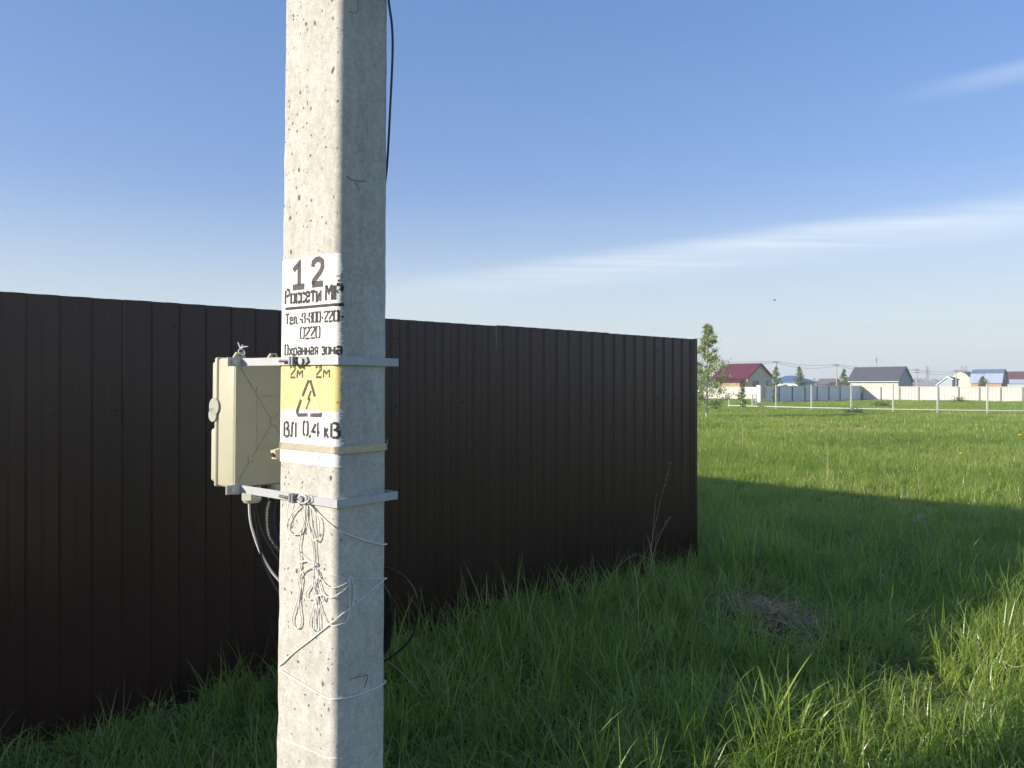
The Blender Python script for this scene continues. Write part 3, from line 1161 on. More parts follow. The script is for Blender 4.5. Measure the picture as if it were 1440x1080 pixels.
def build_band():
    z = face_left(470, 638).z
    t = thing('steel_band', 'dull stainless steel band strapped round the pole at the notice\'s lower end', 'band', W(0, 0, z))
    h = 0.019
    outer = profile(z, 0.0052)
    inner = profile(z, 0.0036)
    n = len(outer)
    vs = [W(x, y, z) for x, y in outer] + [W(x, y, z + h) for x, y in outer] + [W(x, y, z) for x, y in inner] + [W(x, y, z + h) for x, y in inner]
    fs = []
    for i in range(n):
        j = (i + 1) % n
        fs += [(i, j, n + j, n + i), (2 * n + j, 2 * n + i, 3 * n + i, 3 * n + j), (n + i, n + j, 3 * n + j, 3 * n + i), (j, i, 2 * n + i, 2 * n + j)]
    MB().add(vs, fs).build('strap', M['band_steel'], t)
    # loop of thin wire at the right-hand end
    a = at(541.5, 619, 2.19)
    pts = [at(540.5, 620, 2.17), at(544.5, 618.5, 2.17), at(545.2, 623, 2.17), at(543.4, 628, 2.17), at(545.0, 630.5, 2.17), at(541.5, 632, 2.17)]
    MB().tube(spline(pts, 5), 0.0009, 5).build('wire_loop', M['steel'], t, True)
    # beige clip sticking out behind the left edge
    c = thing('cable_clip', 'beige plastic clip sticking out behind the pole beside the steel band', 'clip', at(392, 637, 2.27))
    o = at(392, 637, 2.27)
    ax = (at(399, 634.5, 2.27) - at(384.5, 639.0, 2.24)).normalized()
    up = (Z - ax * Z.dot(ax)).normalized()
    sd = ax.cross(up)
    MB().cbox(o + ax * 0.03, ax * 0.10, up * 0.026, sd * 0.02).build('clip_body', M['beige'], c)
    m2 = MB()
    cyl(m2, o - ax * 0.0195, -ax, 0.007, 0.006, 8)
    m2.build('bolt', M['dark_hole'], c)  # dark disc paints shade in the clip's open end, not a bolt


build_band()


def build_box():
    x0 = -WR / 2 - 0.028                     # the edge of the back plate nearest the camera
    bw, bd = 0.262, 0.092
    zt, zb = 1.6 + 35.5 / F * 2.32, 1.6 - 146.5 / F * 2.32
    bh = zt - zb
    cx = x0 + bw / 2
    t = thing('meter_box', 'cream plastic meter box hung behind the left of the pole', 'electrical box', W(cx, BOXY + 0.05, zb))
    rbox_mb(W(cx, BOXY + bd / 2, (zt + zb) / 2), BX, BY, BZ, bw, bd, bh, 0.010, 3).build('housing', M['box'], t, True)
    # lid flange, then the raised blocks on the lid
    y1 = BOXY + bd + 0.0008
    lid = rbox_mb(W(cx, y1 + 0.008, (zt + zb) / 2), BX, BY, BZ, bw + 0.004, 0.016, bh + 0.004, 0.007, 3).build('lid', M['box_lid'], t, True)
    mid = zb + bh * 0.545
    rbox_mb(W(cx, y1 + 0.016 + 0.010, (zt - 0.010 + mid + 0.022) / 2), BX, BY, BZ, bw - 0.012, 0.034, zt - 0.010 - mid - 0.022, 0.010, 3).build('upper_cover', M['box_lid'], lid, True)
    rbox_mb(W(cx, y1 + 0.016 + 0.003, (mid - 0.004 + zb + 0.15) / 2), BX, BY, BZ, bw - 0.016, 0.016, mid - 0.02 - zb - 0.12, 0.005, 2).build('window_flap', M['box_lid'], lid, True)
    rbox_mb(W(cx, y1 + 0.016 + 0.012, zb + 0.008 + 0.085), BX, BY, BZ, bw - 0.010, 0.038, 0.166, 0.011, 3).build('lower_cover', M['box_lid'], lid, True)
    # round catch seen end on
    for dz, r, dy in ((0.030, 0.026, 0.010), (0.004, 0.021, 0.018)):
        mb = MB()
        cyl(mb, W(x0 + 0.012, y1 + dy, mid + dz), -BX, r, 0.018, 20)
        mb.build('latch', M['latch'], lid)
    # seam line between housing and plate
    rb = MB()
    rb.obox(W(x0 + 0.001, BOXY - 0.0035, zb + 0.006), BX * (bw - 0.002), BY * 0.0035, BZ * (bh - 0.012))
    rb.build('back_plate', M['box'], t)
    # ribs on the back plate: a cross, two level bars and some bosses
    rb = MB()

    def rib(xa, za, xb, zb_, w=0.003, dep=0.0025):
        p, q = W(xa, BOXY - 0.0036, za), W(xb, BOXY - 0.0036, zb_)
        d = (q - p)
        n = d.normalized().cross(BY)
        rb.obox(p - n * w / 2, d, n * w, -BY * dep)
    L0, L1 = x0 + 0.012, x0 + bw - 0.012
    Zc = (zt + zb) / 2
    rib(L0, zt - 0.02, cx, Zc)
    rib(cx, Zc, L1, zb + 0.02)
    rib(L0, zb + 0.02, cx, Zc)
    rib(cx, Zc, L1, zt - 0.02)
    rib(x0 + 0.075, Zc + 0.082, L1, Zc + 0.082)
    rib(x0 + 0.072, Zc - 0.080, L1, Zc - 0.080)
    rib(x0 + 0.073, Zc - 0.080, x0 + 0.073, Zc + 0.082, 0.002, 0.0012)
    rb.build('rib', M['box'], t)
    for xx, zz, r in ((cx, Zc, 0.011), (x0 + 0.075, Zc + 0.100, 0.006), (x0 + 0.066, Zc - 0.112, 0.008), (x0 + 0.050, Zc - 0.110, 0.007), (x0 + 0.077, Zc - 0.02, 0.004)):
        mb = MB()
        cyl(mb, W(xx, BOXY - 0.0034, zz), -BY, r, 0.004, 14)
        mb.build('boss', M['box'], t)
    # hanging lugs above and below
    for xx, zz, s in ((x0 + 0.018, zt, 1), (x0 + 0.135, zt, 1), (x0 + 0.010, zb, -1), (x0 + 0.235, zb, -1)):
        mb = MB()
        poly = [W(xx - 0.022, BOXY + 0.002, zz - 0.002 * s), W(xx - 0.010, BOXY + 0.002, zz + 0.016 * s), W(xx + 0.009, BOXY + 0.002, zz + 0.018 * s), W(xx + 0.022, BOXY + 0.002, zz - 0.002 * s)]
        mb.prism(poly, BY * 0.009)
        mb.build('lug', M['box'], t)
        mb = MB()
        cyl(mb, W(xx, BOXY + 0.0018, zz + 0.009 * s), -BY, 0.0042, 0.001, 10)
        mb.build('lug_hole_shade', M['dark_hole'], t)  # dark disc paints the shade inside the hole
    # cable glands
    for gx, gy in ((x0 + 0.072, BOXY + 0.018), (x0 + 0.168, BOXY + 0.03)):
        mb = MB()
        c = W(gx, gy, zb)
        cyl(mb, c, -BZ, 0.027, 0.013, 18)
        cyl(mb, c - BZ * 0.013, -BZ, 0.0320, 0.026, 6)
        cyl(mb, c - BZ * 0.039, -BZ, 0.0295, 0.010, 18, 0.023)
        mb.build('cable_gland', M['gland'], t)
    # knotted tie on the near lug
    lug = W(x0 + 0.018, BOXY - 0.001, zt + 0.011)
    tt = thing('twine_knot', 'white twine knot tied through the lug on top of the meter box', 'knot', lug)
    mb = MB()
    ax = Vector((1, 0, 0))
    mb.tube(spline([lug + BX * a * 0.010 + BZ * b * 0.012 - BY * c * 0.006 for a, b, c in ((0, -0.4, 1), (0.9, 0.1, 1.2), (0.6, 1.0, 0.6), (-0.5, 1.1, 0), (-0.9, 0.2, 0.6), (0, -0.3, 1.3))], 5), 0.0016, 6)
    top = lug + BZ * 0.014
    mb.tube(spline([top, top + Vector((-0.004, 0, 0.010)), top + Vector((-0.008, 0, 0.020))], 4), 0.0017, 6)
    mb.tube(spline([top, top + Vector((0.008, -0.004, 0.006)), top + Vector((0.024, -0.006, 0.008))], 4), 0.0017, 6)
    mb.tube(spline([top, top + Vector((-0.005, 0.0, 0.012)), top + Vector((0.0, 0, 0.005)), top + Vector((0.006, 0, 0.014))], 4), 0.0017, 6)
    mb.build('twine', M['twine'], tt, True)
    return W(x0 + 0.072, BOXY + 0.018, zb - 0.040), W(x0 + 0.168, BOXY + 0.03, zb - 0.040)


G1, G2 = build_box()


def build_cables():
    def px3(lst, ox, oy, k=4.8):
        return [(ox + a / k, oy + b / k) for a, b in lst]
    # from the near gland, bowing down and in behind the pole
    paths = [
        ('glare_cable', [(145, 185), (153, 290), (180, 400), (222, 512), (285, 625), (357, 712)], 0.0040, 'thick cable shining in the sun, leftmost of those leaving the meter box'),
        ('cable', [(172, 185), (195, 330), (225, 520), (290, 690), (357, 800)], 0.0035, 'black cable hanging just right of the shining one under the meter box'),
        ('cable', [(180, 185), (215, 330), (270, 450), (357, 585)], 0.0026, 'thin black cable running diagonally nearest the corrugated hose'),
    ]
    for mat, pts, r, lab in paths:
        P = px3(pts, 320, 670)
        y = G1.y
        w = [G1 + Vector(((P[0][0] - P[0][0]) * 0.001, 0, 0.01))]
        n = len(P)
        w = [at(a, b, y + 0.02 * i / n) for i, (a, b) in enumerate(P)]
        last = w[-1]
        w += [last + Vector((0.06, 0.01, -0.08)), last + Vector((0.11, 0.02, -0.18))]
        if lab.startswith('thin'):
            w[-1] = last + Vector((0.10, 0.01, -0.13))
        w[0] = w[0] + Z * 0.012
        o = MB().tube(spline(w, 8), r, 8).build('cable', M['glare_cable' if mat == 'glare_cable' else 'cable'], None, True)
        tag(o, lab, 'cable', 'cables below the meter box')
    # corrugated hose
    P = px3([(312, 150), (290, 220), (287, 300), (298, 390), (335, 460), (380, 505), (450, 540)], 320, 670)
    w = spline([at(a, b, G2.y - 0.02) for a, b in P], 40)
    rs = [0.0135 + 0.0022 * math.sin(i * 2 * math.pi / 3.6) for i in range(len(w))]
    # even spacing along the hose
    seg = [0.0]
    for a, b in zip(w, w[1:]):
        seg.append(seg[-1] + (b - a).length)
    m = int(seg[-1] / 0.0012)
    pts, rs = [], []
    j = 0
    for i in range(m):
        s = seg[-1] * i / m
        while seg[j + 1] < s:
            j += 1
        k = (s - seg[j]) / max(1e-9, seg[j + 1] - seg[j])
        pts.append(w[j].lerp(w[j + 1], k))
        rs.append(0.0142 + 0.0024 * math.sin(s * 2 * math.pi / 0.0056))
    o = MB().tube(pts, rs, 14).build('corrugated_hose', M['hose'], None, True)
    tag(o, 'black corrugated hose hanging from the meter box behind the pole', 'hose')
    # loop standing out to the right of the pole
    P = px3([(960, 640), (1010, 620), (1060, 618), (1110, 628), (1165, 655), (1215, 700), (1255, 760), (1278, 830), (1285, 890), (1280, 960), (1262, 1040), (1225, 1110), (1165, 1172), (1100, 1222), (1050, 1250), (960, 1290)], 320, 670)
    w = [at(a, b, 2.34) for a, b in P]
    o = MB().tube(spline(w, 6), 0.0032, 8).build('cable', M['cable'], None, True)
    tag(o, 'black cable bowed out in one wide loop right of the pole', 'cable')
    # hanging coil
    t = thing('cable_coil', 'coil of black cables hanging close behind the right of the pole', 'cable coil', at(545, 860, 2.36))
    for i in range(7):
        e = i / 6
        xo = 1112 - 58 * e
        top = 735 + 50 * e
        bot = 1195 - 25 * e
        P = [(1000, top - 60), (1040, top - 20), (1058 - 12 * e, top + 12), ((xo + 1058) / 2 + 8, top + 70), (xo, (top + bot) / 2 - 10), (xo - 2, (top + bot) / 2 + 60), ((xo + 1050) / 2 + 6, bot - 40), (1050 - 14 * e, bot), (1000, bot + 30)]
        w = [at(320 + a / 4.8, 670 + b / 4.8, 2.30 + 0.012 * i) for a, b in P]
        MB().tube(spline(w, 6), 0.0036, 7).build('cable_turn', M['cable'], t, True)
    # cable coming down along the pole
    P = [(538, -140), (541.5, -60), (546.5, 0), (550.8, 32), (552.2, 62), (551.2, 100), (548.8, 150), (546.6, 195), (544.3, 232), (541, 262), (535, 300), (520, 360), (500, 430)]
    w = [at(a, b, 2.155 + 0.016 * min(i, 8) / 8 + 0.014 * max(0, i - 6)) for i, (a, b) in enumerate(P)]
    o = MB().tube(spline(w, 6), 0.0034, 8).build('cable', M['cable'], None, True)
    tag(o, 'dark cable bowing away from the pole\'s right edge at the top', 'cable')


build_cables()


def build_twine():
    def P3(lst, off=0.004, k=4.8, ox=320, oy=670):
        return [face_any(ox + a / k, oy + b / k, off) for a, b in lst]

    def P4(lst, off=0.004):
        return P3(lst, off, 4.8, 320, 855)
    t = thing('twine_bundle', 'white twine tangle hanging from the lower bracket down the pole', 'twine', face_any(428, 703, 0.01))
    mb = MB()

    def strand(pts, r=0.0019, n=7, lift=0.0):
        s = spline(pts, n)
        s = [p + Vector((noise.noise(p * 90), noise.noise(p * 90 + Vector((5, 0, 0))), noise.noise(p * 90 + Vector((0, 9, 0))))) * 0.0012 for p in s]
        rs = [r * (1 + 0.18 * math.sin(i * 1.9)) for i in range(len(s))]
        mb.tube(s, rs, 6)
    strand(P3([(520, 170), (455, 225), (415, 285), (400, 350), (440, 392), (490, 372), (522, 290), (522, 190)], 0.009))
    strand(P3([(440, 115), (412, 190), (404, 260), (412, 330)], 0.012), 0.0012)
    strand(P3([(540, 175), (590, 240), (618, 310), (615, 390), (592, 436), (565, 395), (545, 300), (530, 200)], 0.010))
    strand(P3([(512, 180), (515, 260), (502, 360), (484, 470), (492, 575), (475, 690), (482, 780), (452, 900), (436, 970), (452, 1020), (486, 1018), (494, 960), (482, 850), (500, 700), (490, 590)], 0.006))
    strand(P3([(528, 190), (530, 300), (560, 400), (575, 500), (580, 600), (590, 690)], 0.006))
    strand(P3([(560, 200), (572, 320), (576, 470), (585, 600), (578, 720), (600, 800)], 0.010), 0.0015)
    strand(P3([(480, 585), (520, 570), (560, 580), (600, 592), (560, 615), (510, 640), (478, 690)], 0.008))
    strand(P3([(585, 600), (612, 680), (560, 735), (528, 790), (545, 832), (600, 810), (650, 800), (640, 840), (610, 750)], 0.008))
    strand(P3([(590, 600), (640, 710), (700, 752), (760, 752), (805, 718), (832, 678), (852, 730), (858, 800), (840, 878)], 0.006), 0.0017)
    strand(P3([(600, 640), (640, 780), (700, 815), (765, 798), (812, 740), (828, 690)], 0.006), 0.0017)
    strand(P3([(826, 690), (824, 800), (822, 900), (805, 975), (760, 1012), (705, 1018), (668, 985), (630, 900), (606, 800), (588, 690)], 0.006), 0.0016)
    strand(P3([(575, 720), (602, 815), (582, 870), (556, 950), (552, 1010), (572, 1038), (586, 1000), (582, 880), (590, 740)], 0.007))
    strand(P3([(592, 730), (600, 850), (596, 960), (608, 1048), (618, 990), (600, 860), (570, 780)], 0.007))
    # the knot round the bolt
    k = P3([(490, 120), (540, 120), (545, 165), (500, 180), (470, 160), (490, 125), (530, 140), (520, 185)], 0.020)
    strand(k, 0.0017)
    mb.build('loose_strand', M['twine'], t, True)
    # strands led round the pole

    def wrap(name, pts, r, lab):
        m = MB()
        m.tube(spline(pts, 6), r, 7)
        o = m.build(name, M['twine'], None, True)
        tag(o, lab, 'twine', 'white twine led round the pole')
    hid = lambda z: [W(WR / 2 * taper(z) + 0.004, -WL / 2 * taper(z) + RAD, z), W(WR / 2 * taper(z) + 0.004, WL / 4, z - 0.01)]
    a = P3([(540, 180), (590, 225), (640, 275), (700, 330), (750, 370), (850, 405), (960, 440), (1050, 460)], 0.004)
    wrap('twine', a + hid(a[-1].z - 0.002), 0.0018, 'white twine slanting from the lower bracket\'s bolt to the pole\'s right edge')
    a = P3([(372, 440), (430, 472), (480, 502), (580, 592), (650, 638), (720, 672), (800, 690), (900, 692), (1050, 691)], 0.003)
    b = P3([(1050, 700), (960, 775), (860, 860), (780, 925), (705, 985)], 0.003)
    c = P4([(640, 150), (560, 215), (450, 300), (352, 388)], 0.003)
    wrap('twine', a, 0.0010, 'thin white twine sagging level across the middle of the tangle')
    wrap('twine', hid(b[0].z)[::-1] + b + c + [W(-WR / 2 * taper(0.9) + RAD, WL / 2 * taper(0.9) + 0.004, c[-1].z - 0.005)], 0.0018, 'white twine running diagonally down to the pole\'s left edge')
    a = P4([(352, 418), (420, 460), (520, 520), (620, 580), (700, 614), (780, 610), (870, 590), (960, 555), (1038, 520)], 0.003)
    wrap('twine', a + hid(a[-1].z + 0.003), 0.0020, 'white twine wound low round the pole in a shallow V')
    a = P4([(366, 885), (430, 910), (500, 938), (580, 972), (660, 1010), (720, 1026), (775, 1020)], 0.001)
    wrap('twine', a, 0.0010, 'faint white twine lowest on the pole')


build_twine()

# ------------------------------------------------------------------ far fences
GD = Vector((0.76, 0.65, 0))                 # the plots' grid: away to the right
LD = Vector((-0.65, 0.76, 0))                # away to the left


def panel_fence(label, a, b, h, npan, pmat_, postm, side, pillar=False, group=None):
    """sheet fence from a to b; side is the unit normal towards the camera"""
    a, b = Vector(a), Vector(b)
    d = (b - a)
    Lg = d.length
    d = d / Lg
    t = thing('panel_fence', label, 'fence', a, group)
    step = Lg / npan
    for i in range(npan):
        o = a + d * (i * step + 0.03)
        n = 12
        w = (step - 0.06) / n
        pts_f, pts_b = [], []
        for k in range(n + 1):
            hgt = 0.022 if k % 2 else 0.0
            pts_f.append(o + d * (k * w) + side * hgt)
        vs, fs = [], []
        dz = random.uniform(-0.012, 0.012)
        for z in (0.04, h + dz):
            vs += [p + Z * z for p in pts_f]
            vs += [p - side * 0.01 + Z * z for p in pts_f]
        m = n + 1
        for k in range(n):
            fs += [(k, k + 1, 2 * m + k + 1, 2 * m + k), (m + k + 1, m + k, 3 * m + k, 3 * m + k + 1), (2 * m + k, 2 * m + k + 1, 3 * m + k + 1, 3 * m + k)]
        MB().add(vs, fs).build('panel', pmat_, t)
    for i in range(npan + 1):
        MB().cbox(a + d * (i * step) + side * 0.02 + Z * (h - 0.03) / 2, d * 0.10, side * 0.07, Z * (h - 0.03)).build('post', postm, t)
    MB().cbox((a + b) / 2 + Z * (h - 0.03) + side * 0.035, d * Lg, side * 0.04, Z * 0.07).build('top_rail', pmat_, t)
    return t


PA = at(1076, 540, 64.0)
PA.z = 0
PC = at(1211, 540, 75.0)
PC.z = 0
PE = at(1470, 540, 66.5)
PE.z = 0
d1 = (PC - PA).normalized()
d2 = (PE - PC).normalized()
panel_fence('shaded white sheet fence with dark posts running back from the white pillar', PA, PC, 1.44, 8, M['white_panel'], M['panel_post'], Vector((d1.y, -d1.x, 0)), group='white sheet fences across the field')
panel_fence('sunlit cream sheet fence facing the field in front of the barns', PC + d2 * 0.15, PE, 1.36, 9, M['cream_panel'], M['panel_post'], Vector((d2.y, -d2.x, 0)), group='white sheet fences across the field')
p = at(1073, 540, 63.9)
p.z = 0
t = thing('pillar', 'whitewashed pillar at the near end of the shaded white fence', 'pillar', p)
MB().obox(p + Vector((-0.26, -0.1, 0)), d1 * 0.42, Vector((-d1.y, d1.x, 0)) * 0.30, Z * 1.42).build('shaft', M['pillar'], t)
MB().obox(p + Vector((-0.28, -0.13, 1.423)), d1 * 0.47, Vector((-d1.y, d1.x, 0)) * 0.35, Z * 0.07).build('cap', M['pillar'], t)
a, b = at(1066, 540, 77), at(960, 540, 82)
a.z = b.z = 0
d3 = (a - b).normalized()
panel_fence('white sheet fence in front of the red roofed house, left of the pillar', b, a, 1.30, 4, M['cream_panel'], M['white_rail'], Vector((d3.y, -d3.x, 0)), group='white sheet fences across the field')


def build_rail_fence():
    posts = [(1025, 49.5), (1043, 48.6), (1091, 46.8), (1141, 45.4), (1197, 44.0), (1256, 42.9), (1318.5, 42.0), (1388.5, 41.0), (1466, 40.2), (1552, 39.3)]
    pts = []
    for px, Y in posts:
        p = at(px, 540, Y)
        p.z = ground_z(p.x, p.y)
        pts.append(p)
    t = thing('rail_fence', 'unfinished white post fence with one low rail across the field', 'fence', pts[2])
    for i, p in enumerate(pts):
        h = (1.0, 1.45, 1.50, 1.52, 1.56, 1.60, 1.60, 1.62, 1.62, 1.62)[i]
        w = 0.065
        o = MB().obox(p + Vector((-w / 2, -w / 2, -0.05)), (w, 0, 0), (0, w, 0), (0, 0, h + 0.05)).build('post', M['white_rail'], t)
        o = MB().obox(p + Vector((-w / 2 - .008, -w / 2 - .008, h)), (w + .016, 0, 0), (0, w + .016, 0), (0, 0, 0.02)).build('post_cap', M['white_rail'], t)
    for i in range(len(pts) - 1):
        a, b = pts[i], pts[i + 1]
        d = b - a
        n = Vector((d.y, -d.x, 0)).normalized()
        za = 0.19
        MB().obox(a + n * 0.046 + Z * za, d, n * 0.03, Z * 0.042).build('rail', M['white_rail'], t)
    # its return, further back
    q = at(1063, 540, 57)
    q.z = 0
    r = at(1058, 540, 53)
    r.z = 0
    for s in (q, r):
        MB().obox(s + Vector((-0.04, -0.04, -0.05)), (0.08, 0, 0), (0, 0.08, 0), (0, 0, 0.95)).build('post', M['white_rail'], t)
    d = q - pts[0]
    n = Vector((d.y, -d.x, 0)).normalized()
    MB().obox(pts[0] + n * 0.05 + Z * 0.22, d, n * 0.04, Z * 0.07).build('rail', M['white_rail'], t)


build_rail_fence()


# ------------------------------------------------------------------ houses
class House:
    def __init__(self, name, label, px, Y, cat='house'):
        p = at(px, 540, Y)
        p.z = 0
        self.p = p
        self.t = thing(name, label, cat, p)

    def pt(self, u, v, z):
        return self.p + GD * u + LD * v + Z * z

    def walls(self, prof, L, mat, name='wall', v0=0.0):
        mb = MB().prism([self.pt(u, v0, z) for u, z in prof], LD * L)
        return mb.build(name, mat, self.t)

    def slope(self, a, b, v0, v1, mat, th=0.12, name='roof', seams=True):
        """roof slab from (u, z) a to b between v0 and v1, with standing seams"""
        (u0, z0), (u1, z1) = a, b
        along = Vector((u1 - u0, z1 - z0))
        nn = Vector((-along.y, along.x)).normalized()
        if nn.y < 0:
            nn = -nn
        mb = MB()
        q = [(u0, z0), (u1, z1), (u1 + nn.x * th, z1 + nn.y * th), (u0 + nn.x * th, z0 + nn.y * th)]
        mb.prism([self.pt(u, v0, z) for u, z in q], LD * (v1 - v0))
        if seams:
            v = v0 + 0.25
            while v < v1 - 0.1:
                r = [(u0 + nn.x * (th + 0.002), z0 + nn.y * (th + 0.002)), (u1 + nn.x * (th + 0.002), z1 + nn.y * (th + 0.002)), (u1 + nn.x * (th + 0.04), z1 + nn.y * (th + 0.04)), (u0 + nn.x * (th + 0.04), z0 + nn.y * (th + 0.04))]
                mb.prism([self.pt(u, v, z) for u, z in r], LD * 0.05)
                v += 0.55
        return mb.build(name, mat, self.t)

    def window_gable(self, u0, u1, z0, z1, door=False):
        """opening on the gable that faces right (v = 0 side)"""
        f = MB()
        w = 0.08
        for a in ((u0, z0, u1, z0 + w), (u0, z1 - w, u1, z1), (u0, z0 + w, u0 + w, z1 - w), (u1 - w, z0 + w, u1, z1 - w)):
            f.obox(self.pt(a[0], -0.06, a[1]), GD * (a[2] - a[0]), LD * 0.055, Z * (a[3] - a[1]))
        fo = f.build('window', M['trim'], self.t)
        MB().obox(self.pt(u0 + w, -0.03, z0 + w), GD * (u1 - u0 - 2 * w), LD * 0.02, Z * (z1 - z0 - 2 * w)).build('pane', M['glass'], fo)

    def window_front(self, v0, v1, z0, z1):
        f = MB()
        w = 0.08
        for a in ((v0, z0, v1, z0 + w), (v0, z1 - w, v1, z1), (v0, z0 + w, v0 + w, z1 - w), (v1 - w, z0 + w, v1, z1 - w)):
            f.obox(self.pt(-0.06, a[0], a[1]), LD * (a[2] - a[0]), GD * 0.055, Z * (a[3] - a[1]))
        fo = f.build('window', M['trim'], self.t)
        MB().obox(self.pt(-0.03, v0 + w, z0 + w), LD * (v1 - v0 - 2 * w), GD * 0.02, Z * (z1 - z0 - 2 * w)).build('pane', M['glass'], fo)


def gable_house(h, G, L, eave, ridge, wall, roof, over=0.4, gov=0.35, trim=None):
    m = G / 2
    h.walls([(0, 0), (G, 0), (G, eave), (m, ridge), (0, eave)], L, wall)
    k = (ridge - eave) / m
    h.slope((-over, eave - over * k + 0.03), (m, ridge + 0.03), -gov, L + gov, roof)
    h.slope((G + over, eave - over * k + 0.03), (m, ridge + 0.03), -gov, L + gov, roof)
    # barge boards
    for s, e in ((-over, m), (G + over, m)):
        mb = MB()
        z0, z1 = eave - over * k - 0.10, ridge - 0.10
        mb.prism([h.pt(s, -gov - 0.03, z0), h.pt(e, -gov - 0.03, z1), h.pt(e, -gov - 0.03, z1 + 0.17), h.pt(s, -gov - 0.03, z0 + 0.17)], LD * 0.028)
        mb.build('barge_board', trim or roof, h.t)


h = House('brick_house', 'house with a wine red gable roof beside the birch', 1051, 118)
gable_house(h, 6.9, 6.0, 2.62, 4.72, M['wall_cream'], M['roof_red'])
h.slope((-1.6, 1.85), (-0.02, 2.25), 0.3, 5.7, M['roof_red'], 0.10, 'porch_roof')
MB().obox(h.pt(-1.35, 0.5, 0), GD * 1.3, LD * 5.0, Z * 1.75).build('porch', M['wall_orange'], h.t)['label'] = 'yellow orange boarded porch'
h.window_gable(1.2, 3.3, 0.7, 2.2)
h.window_gable(5.0, 6.0, 0.9, 2.3)
h.t.name = 'house'

h = House('house', 'long house with a dark slate grey roof and ivory front wall', 1263, 140)
gable_house(h, 5.6, 9.0, 2.35, 4.72, M['wall_ivory'], M['roof_grey'], over=0.5, trim=M['roof_grey'])
MB().prism([h.pt(0.05, -0.05, 0.0), h.pt(5.55, -0.05, 0.0), h.pt(5.55, -0.05, 2.3), h.pt(2.8, -0.05, 4.62), h.pt(0.05, -0.05, 2.3)], LD * 0.045).build('gable_shade', M['wall_grey'], h.t)  # grey-blue sheet paints the gable's sky-lit shade over its ivory wall
h.window_gable(0.9, 1.9, 0.2, 2.0)
MB().obox(h.pt(-0.62, -0.4, 1.98), GD * 0.1, LD * 9.8, Z * 0.1).build('gutter', M['trim'], h.t)

# low house under a blue hipped roof
h = House('house', 'low white house under a bright blue hipped roof', 1122, 160)
G, L = 7.0, 7.0
h.walls([(0, 0), (G, 0), (G, 1.95), (0, 1.95)], L, M['wall_white'])
o = 0.4
e = [h.pt(-o, -o, 1.95), h.pt(G + o, -o, 1.95), h.pt(G + o, L + o, 1.95), h.pt(-o, L + o, 1.95), h.pt(G / 2, 2.4, 3.4), h.pt(G / 2, L - 2.4, 3.4)]
e2 = [q - Z * 0.12 for q in e[:4]]
MB().add(e + e2, [(0, 1, 4), (1, 2, 5, 4), (2, 3, 5), (3, 0, 4, 5), (6, 7, 1, 0), (7, 8, 2, 1), (8, 9, 3, 2), (9, 6, 0, 3), (9, 8, 7, 6)]).build('roof', M['roof_blue'], h.t)
h.window_front(2.2, 3.4, 0.5, 1.6)

# gambrel barns
def gambrel(h, G, L, base, zk, uk, ridge, wall, front, low, top, over=0.25):
    m = G / 2
    h.walls([(0, 0), (G, 0), (G, base), (G - uk, zk), (m, ridge), (uk, zk), (0, base)], L, wall)
    if front is not None:
        MB().prism([h.pt(u, -0.04, z) for u, z in ((0.02, 0), (G - 0.02, 0), (G - 0.02, base), (G - uk, zk - .02), (m, ridge - .02), (uk, zk - .02), (0.02, base))], LD * 0.035).build('gable_boards', front, h.t)
    h.slope((-over, base - 0.25), (uk, zk + 0.02), -0.3, L + 0.3, low, 0.08, 'lower_roof')
    h.slope((uk, zk + 0.02), (m, ridge + 0.02), -0.3, L + 0.3, top, 0.08, 'upper_roof')
    h.slope((G + over, base - 0.25), (G - uk, zk + 0.02), -0.3, L + 0.3, low, 0.08, 'lower_roof')
    h.slope((G - uk, zk + 0.02), (m, ridge + 0.02), -0.3, L + 0.3, top, 0.08, 'upper_roof')


h = House('barn', 'barn with pale blue gambrel roof and orange wall strip behind the cream fence', 1408, 180, 'barn')
gambrel(h, 4.2, 6.4, 2.0, 4.05, 0.75, 5.05, M['wall_orange'], M['wall_brown'], M['roof_pale'], M['roof_steel'])
h.window_gable(1.6, 2.6, 2.6, 3.7)
h = House('barn', 'barn with burgundy upper roof at the far right behind the cream fence', 1475, 190, 'barn')
gambrel(h, 4.6, 12, 1.9, 2.7, 0.5, 4.75, M['wall_grey'], M['wall_grey'], M['roof_pale'], M['roof_burgundy'])


def cream_barn():
    # its gable, not its eave, is turned to the sun
    p = at(1366, 540, 196)
    p.z = 0
    t = thing('barn', 'small barn showing a rounded cream gable under a dark teal roof', 'barn', p)
    Wd = 5.2

    def q(u, v, z):
        return p + LD * u + GD * v + Z * z
    prof = [(0, 0), (Wd, 0), (Wd, 1.9), (4.75, 3.3), (3.7, 4.3), (2.6, 4.7), (1.5, 4.3), (0.45, 3.3), (0, 1.9)]
    MB().prism([q(u, 0, z) for u, z in prof], GD * 6).build('wall', M['wall_ivory'], t)
    outer = [(-0.15, 1.75), (0.33, 3.38), (1.43, 4.42), (2.6, 4.84), (3.77, 4.42), (4.87, 3.38), (5.35, 1.75)]
    inner = [(-0.03, 1.75), (0.43, 3.32), (1.49, 4.31), (2.6, 4.71), (3.71, 4.31), (4.77, 3.32), (5.23, 1.75)]
    for i in range(6):
        MB().prism([q(u, 0.02, z) for u, z in (outer[i], outer[i + 1], inner[i + 1], inner[i])], GD * 6.2).build('roof', M['roof_teal'], t)


cream_barn()


